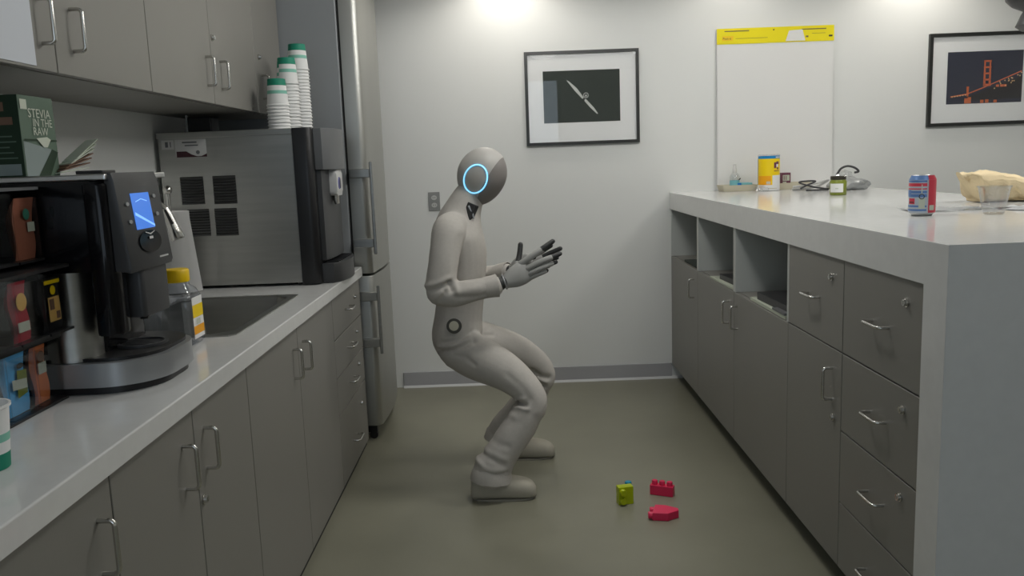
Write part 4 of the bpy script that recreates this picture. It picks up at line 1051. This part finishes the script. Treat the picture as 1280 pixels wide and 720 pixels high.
for v, nn in zip(me2.vertices, nrm_):
    p = V((v.co.x, v.co.z)); y = v.co.y; d = .0018 * noise.noise(v.co * 9) + .001 * noise.noise(v.co * 22)
    for (pts, yr, amp, w_), bb_ in zip(foldV, foldB):
        if not (bb_[0] < p.x < bb_[1] and bb_[2] < p.y < bb_[3] and yr[0] < y < yr[1]): continue
        dist = min(segd(p, a, c_) for a, c_ in zip(pts, pts[1:]))
        d += amp * math.exp(-(dist / w_) ** 2)
    v.co += nn * d
b = bm_(); b.from_mesh(me2); bpy.data.meshes.remove(me2)
body = obj('body_suit', b, 'suit', rb, 180)
# sleeve cuffs and trouser hems (rolled edges)
def ringtube(b, c, ax, ra, rs, r, n=30):
    c, ax = V(c), V(ax).normalized(); a = V((0, 1, 0)).cross(ax).normalized(); s = ax.cross(a).normalized()
    pts = [c + a * (ra * math.cos(2 * math.pi * k / n)) + s * (rs * math.sin(2 * math.pi * k / n)) for k in range(n)]
    rings = []
    for k in range(n):
        ct = pts[k]; rad = (ct - c).normalized()
        rings.append([ct + (rad * math.cos(2 * math.pi * j / 8) + ax * math.sin(2 * math.pi * j / 8)) * r for j in range(8)])
    vr = [[b.verts.new(p) for p in q] for q in rings]
    for k in range(n):
        A, B_ = vr[k], vr[(k + 1) % n]
        for j in range(8): b.faces.new((A[j], A[(j + 1) % 8], B_[(j + 1) % 8], B_[j]))
def cone_sleeve(nodes, name, parent, m='suit', th=.003):
    b = bm_(); rings = []; n = 28
    P_ = [V(q[:3]) for q in nodes]; ts = frames(P_)
    for (q, t_) in zip(nodes, ts):
        a = V((0, 1, 0)).cross(t_).normalized(); s = t_.cross(a).normalized()
        rings.append([V(q[:3]) + a * (q[3] * math.cos(2 * math.pi * k / n)) + s * (q[4] * math.sin(2 * math.pi * k / n)) + V((0, 0, .0015 * math.sin(k * 2.1))) for k in range(n)])
    inner = [[p + (V(q[:3]) - p).normalized() * th for p in r] for q, r in zip(reversed(nodes), reversed(rings))]
    loft(b, rings + inner, False)
    return obj(name, b, m, parent, 60)
cone_sleeve([(-.110, 3.281, .886, .0425, .041), (-.075, 3.287, .890, .0445, .043), (-.058, 3.290, .892, .0470, .045)], 'sleeve_cuff', body)
cone_sleeve([(-.062, 3.555, .903, .041, .041), (-.03, 3.528, .911, .043, .042), (-.012, 3.513, .915, .045, .043)], 'sleeve_cuff', body)
cone_sleeve([(-.102, 3.28, .140, .072, .064), (-.108, 3.28, .120, .0825, .0725), (-.114, 3.28, .094, .086, .075), (-.115, 3.28, .084, .0865, .0755)], 'trouser_hem', body)
cone_sleeve([(-.058, 3.745, .140, .068, .062), (-.070, 3.75, .118, .080, .072), (-.076, 3.752, .092, .083, .074)], 'trouser_hem', body)
# hip disc
hx, hz, hy = -.243, .724, 3.343
b = bm_(); prism(b, circ(0, 0, .031, None, 30), -.02, .002, (V((hx, hy, hz)), V((1, 0, 0)), V((0, .22, 1)).normalized(), V((0, -1, .22)).normalized()), .002); hd_ = obj('hip_disc', b, 'badge_dark', rb, 30); hd_['label'] = 'round dark badge with pale centre on the hip'
b = bm_(); prism(b, circ(0, 0, .020, None, 30), .0022, .005, (V((hx, hy, hz)), V((1, 0, 0)), V((0, .22, 1)).normalized(), V((0, -1, .22)).normalized()), .001); obj('disc_centre', b, 'badge_pale', hd_, 30)
# head: shell, face plate, ear rings
HC = V((-.106, 3.485, 1.328)); tilt = math.radians(30); turn = math.radians(-14)
fwd = V((math.cos(tilt) * math.cos(turn), math.cos(tilt) * math.sin(turn), -math.sin(tilt)))
side = V((math.sin(-turn) * -1, math.cos(turn) * -1, 0)); side = V((fwd.y, -fwd.x, 0)).normalized()   # robot's right, towards the camera
upv = side.cross(fwd) if side.cross(fwd).z > 0 else fwd.cross(side)
def head_pt(th, ph):
    # th polar from up, ph azimuth from forward to the right side
    d = V((math.sin(th) * math.cos(ph), math.sin(th) * math.sin(ph), math.cos(th)))
    rx = .102 if d.x > 0 else .106; rzv = .118 if d.z > 0 else .128
    x, y_, z_ = d.x * rx, d.y * .088, d.z * rzv
    if z_ < 0: y_ *= 1 - .22 * (z_ / .128) ** 2; x = x * (1 - .10 * (z_ / .128) ** 2) + .012 * (z_ / .128) ** 2
    return x, y_, z_
NT, NP = 40, 64
cut_n = V((.846 * math.cos(turn), .846 * math.sin(turn), -.533)).normalized(); cut_p = V((-.087, 3.41, 1.31))
def head_bm(k_):
    bmx = bm_(); grid = {}
    def vget(i, j):
        if i in (0, NT): j = 0
        j %= NP
        if (i, j) not in grid:
            x, y_, z_ = head_pt(math.pi * i / NT, 2 * math.pi * j / NP)
            grid[(i, j)] = bmx.verts.new(HC + (fwd * x + side * y_ + upv * z_) * k_)
        return grid[(i, j)]
    for i in range(NT):
        for j in range(NP):
            vs4 = []
            for q in (vget(i, j), vget(i, j + 1), vget(i + 1, j + 1), vget(i + 1, j)):
                if q not in vs4: vs4.append(q)
            if len(vs4) > 2: bmx.faces.new(vs4)
    bmesh.ops.recalc_face_normals(bmx, faces=bmx.faces)
    return bmx
bs_, bf_ = head_bm(1.0), head_bm(.985)
bmesh.ops.bisect_plane(bs_, geom=bs_.verts[:] + bs_.edges[:] + bs_.faces[:], plane_co=cut_p, plane_no=cut_n, clear_outer=True)
bmesh.ops.bisect_plane(bf_, geom=bf_.verts[:] + bf_.edges[:] + bf_.faces[:], plane_co=cut_p - cut_n * .015, plane_no=cut_n, clear_inner=True)
bmesh.ops.solidify(bs_, geom=bs_.faces[:], thickness=.003)
hs = obj('head', bs_, 'head_shell', rb, 50)
fp = obj('face_plate', bf_, 'face_plate', hs, 180); fp['label'] = 'dark smooth face plate'
for sgn in (1, -1):
    # rings follow the head surface
    def surf(u, w_, lift):
        x, z_ = u, w_
        k = 1 - (x / .104) ** 2 - (z_ / (.118 if z_ > 0 else .128)) ** 2
        y_ = .088 * math.sqrt(max(k, .02))
        if z_ < 0: y_ *= 1 - .22 * (z_ / .128) ** 2
        return HC + fwd * x + side * (sgn * (y_ + lift)) + upv * z_
    cu, cw = .000, -.015
    def ringpts(ru, rw, lift): return [surf(cu + ru * math.cos(2 * math.pi * k / 48), cw + rw * math.sin(2 * math.pi * k / 48), lift) for k in range(49)]
    b = bm_(); pts = ringpts(.048, .060, .001)
    tube(b, pts, .0034, 10, cap=False); er = obj('ear_ring', b, 'ring_glow', hs, 60); er['label'] = 'glowing cyan light ring on the side of the head'
    b = bm_(); tube(b, ringpts(.048, .060, .0034), .0018, 8, cap=False); obj('ring_core', b, 'ring_core', er, 60)
# collar joint under the head
b = bm_()
box(b, -.020, .020, -.016, .016, -.036, .032, .003); bmesh.ops.transform(b, matrix=Matrix.Translation((-.158, 3.415, 1.185)) @ Matrix.Rotation(math.radians(25), 4, 'Y') @ Matrix.Rotation(math.radians(-25), 4, 'Z'), verts=b.verts)
cj = obj('collar_joint', b, 'finger_dark', rb); cj['label'] = 'dark metal joint at the collar'
b = bm_(); tube(b, [(-.165, 3.404, 1.208), (-.150, 3.398, 1.180), (-.145, 3.400, 1.155)], .004, 8); obj('collar_rod', b, 'silver_plastic', cj, 40)
# shoes
def shoe(x0, x1, y, side_rot=0.0):
    L = x1 - x0; b = bm_(); rings = []
    st = [(0.0, .030, .050, .03), (.03, .040, .090, .0), (.15, .048, .108, 0), (.32, .049, .105, 0), (.50, .048, .096, 0), (.68, .051, .085, 0), (.85, .050, .073, 0), (.95, .040, .058, .003), (1.0, .020, .038, .010)]
    pts = smooth_path([(s[0], s[1], s[2]) for s in st], 4); lo = smooth_path([(s[3], 0, 0) for s in st], 4)
    for p, q in zip(pts, lo):
        ring = []
        for k in range(24):
            a = 2 * math.pi * k / 24; ca, sa = math.cos(a), math.sin(a)
            zc = (p.z + q.x * .3) / 2; hh = (p.z - q.x * .3) / 2
            ring.append(V((x0 + L * p.x, y + p.y * math.copysign(abs(ca) ** .75, ca), .010 + zc + hh * math.copysign(abs(sa) ** (.55 if sa < 0 else .95), sa) - .004)))
        rings.append(ring)
    loft(b, rings)
    for v in b.verts: v.co.z = max(v.co.z, .0085)
    o = obj('shoe', b, 'shoe_knit', rb, 60)
    b = bm_(); out = []
    for k in range(40):
        a = 2 * math.pi * k / 40; ca, sa = math.cos(a), math.sin(a)
        out.append((x0 + L / 2 + (L / 2 - .006) * math.copysign(abs(ca) ** .7, ca), y + (.043 + .004 * ca) * math.copysign(abs(sa) ** .8, sa)))
    prism(b, out, .0005, .0084, None, .002); obj('sole', b, 'sole', o, 40)
shoe(-.200, .070, 3.29); shoe(-.115, .172, 3.755)

# hands
def hand(wrist, wdir, palm_n, fingers, thumb, spread_mid):
    """wrist joint, palm, four fingers and a thumb; every finger has sleeve, knuckles and dark tip"""
    pass
def finger(parent, pts, rads, dark_from, nm='finger'):
    """pts: base, mid joint, end joint, tip"""
    pts = [V(p) for p in pts]
    b = bm_(); sp = smooth_path(pts, 5); n = len(sp)
    rs = [rads[0] + (rads[1] - rads[0]) * k / (n - 1) for k in range(n)]
    cut = int(dark_from * (n - 1))
    g = obj(nm, tube(bm_(), sp[:cut + 1], rs[:cut + 1], 14, dome=True), 'glove', parent, 60) if cut > 1 else None
    # bare dark finger: two phalanges with a joint
    rest = sp[max(cut - 1, 0):]; rr2 = [r * .92 for r in rs[max(cut - 1, 0):]]
    host = g or parent
    mid = max(2, int(len(rest) * .48))
    tube(b, rest[:mid], rr2[:mid], 12, dome=True)
    d1 = obj('finger_joint' if g else nm, b, 'finger_dark', host, 60)
    b = bm_(); tube(b, rest[mid - 1:], [r * .98 for r in rr2[mid - 1:]], 12, dome=True); obj('fingertip', b, 'finger_dark', d1 if not g else host, 60)
    return g
def palm(parent_name, nodes):
    b = bm_(); limb(b, nodes, 24, 5); return obj(parent_name, b, 'glove', rb, 60)
# right hand (towards the camera), seen from its back, palm facing the far hand
rp = palm('hand', [(-.022, 3.299, .905, .028, .024), (.005, 3.305, .918, .041, .024), (.035, 3.312, .932, .046, .023), (.058, 3.318, .942, .044, .018)])
b = bm_(); tube(b, [(-.066, 3.288, .894), (-.045, 3.292, .900), (-.028, 3.297, .906)], [.026, .028, .024], 18, dome=True); obj('wrist_joint', b, 'finger_dark', rp, 60)
b = bm_(); ringtube(b, (-.030, 3.297, .905), (.9, .1, .3), .030, .026, .0035); obj('wrist_ring', b, 'silver_plastic', rp, 60)
yk = 3.318
finger(rp, [(.038, yk, .972), (.085, yk - .004, 1.003), (.128, yk + .002, 1.031), (.170, yk + .014, 1.057)], (.0140, .0112), .66)
finger(rp, [(.060, yk - .004, .952), (.115, yk - .010, .978), (.160, yk - .006, .994), (.197, yk + .006, 1.007)], (.0132, .0108), .72)
finger(rp, [(.066, yk - .004, .930), (.112, yk - .010, .951), (.150, yk - .004, .965), (.180, yk + .008, .974)], (.0125, .0100), .84)
finger(rp, [(.062, yk, .910), (.095, yk - .004, .925), (.122, yk + .002, .934), (.142, yk + .012, .940)], (.0120, .0096), .93)
finger(rp, [(.020, 3.335, .958), (.030, 3.352, .985), (.037, 3.364, 1.015), (.041, 3.372, 1.045)], (.0130, .0115), .25, 'thumb')
# left hand (far), mostly hidden behind the right one
lp = palm('hand', [(.008, 3.500, .922, .027, .024), (.030, 3.487, .935, .040, .024), (.058, 3.472, .950, .044, .022), (.080, 3.462, .962, .042, .018)])
b = bm_(); tube(b, [(-.018, 3.518, .914), (-.004, 3.508, .918), (.008, 3.500, .923)], [.026, .028, .024], 18, dome=True); obj('wrist_joint', b, 'finger_dark', lp, 60)
finger(lp, [(.070, 3.468, .966), (.108, 3.462, .990), (.142, 3.455, 1.012), (.168, 3.448, 1.028)], (.0120, .0100), .6)
finger(lp, [(.084, 3.460, .957), (.130, 3.452, .980), (.170, 3.445, 1.000), (.206, 3.436, 1.016)], (.0125, .0105), .35)
finger(lp, [(.088, 3.458, .937), (.135, 3.450, .957), (.168, 3.442, .970), (.192, 3.434, .978)], (.0112, .0090), .5)
finger(lp, [(.084, 3.460, .917), (.115, 3.452, .930), (.140, 3.445, .939), (.156, 3.438, .944)], (.0106, .0085), .6)
finger(lp, [(.045, 3.455, .960), (.062, 3.435, .974), (.080, 3.42, .982), (.096, 3.41, .986)], (.0112, .0098), .3, 'thumb')

for o in list(bpy.data.objects):
    if '_org' in o: del o['_org']
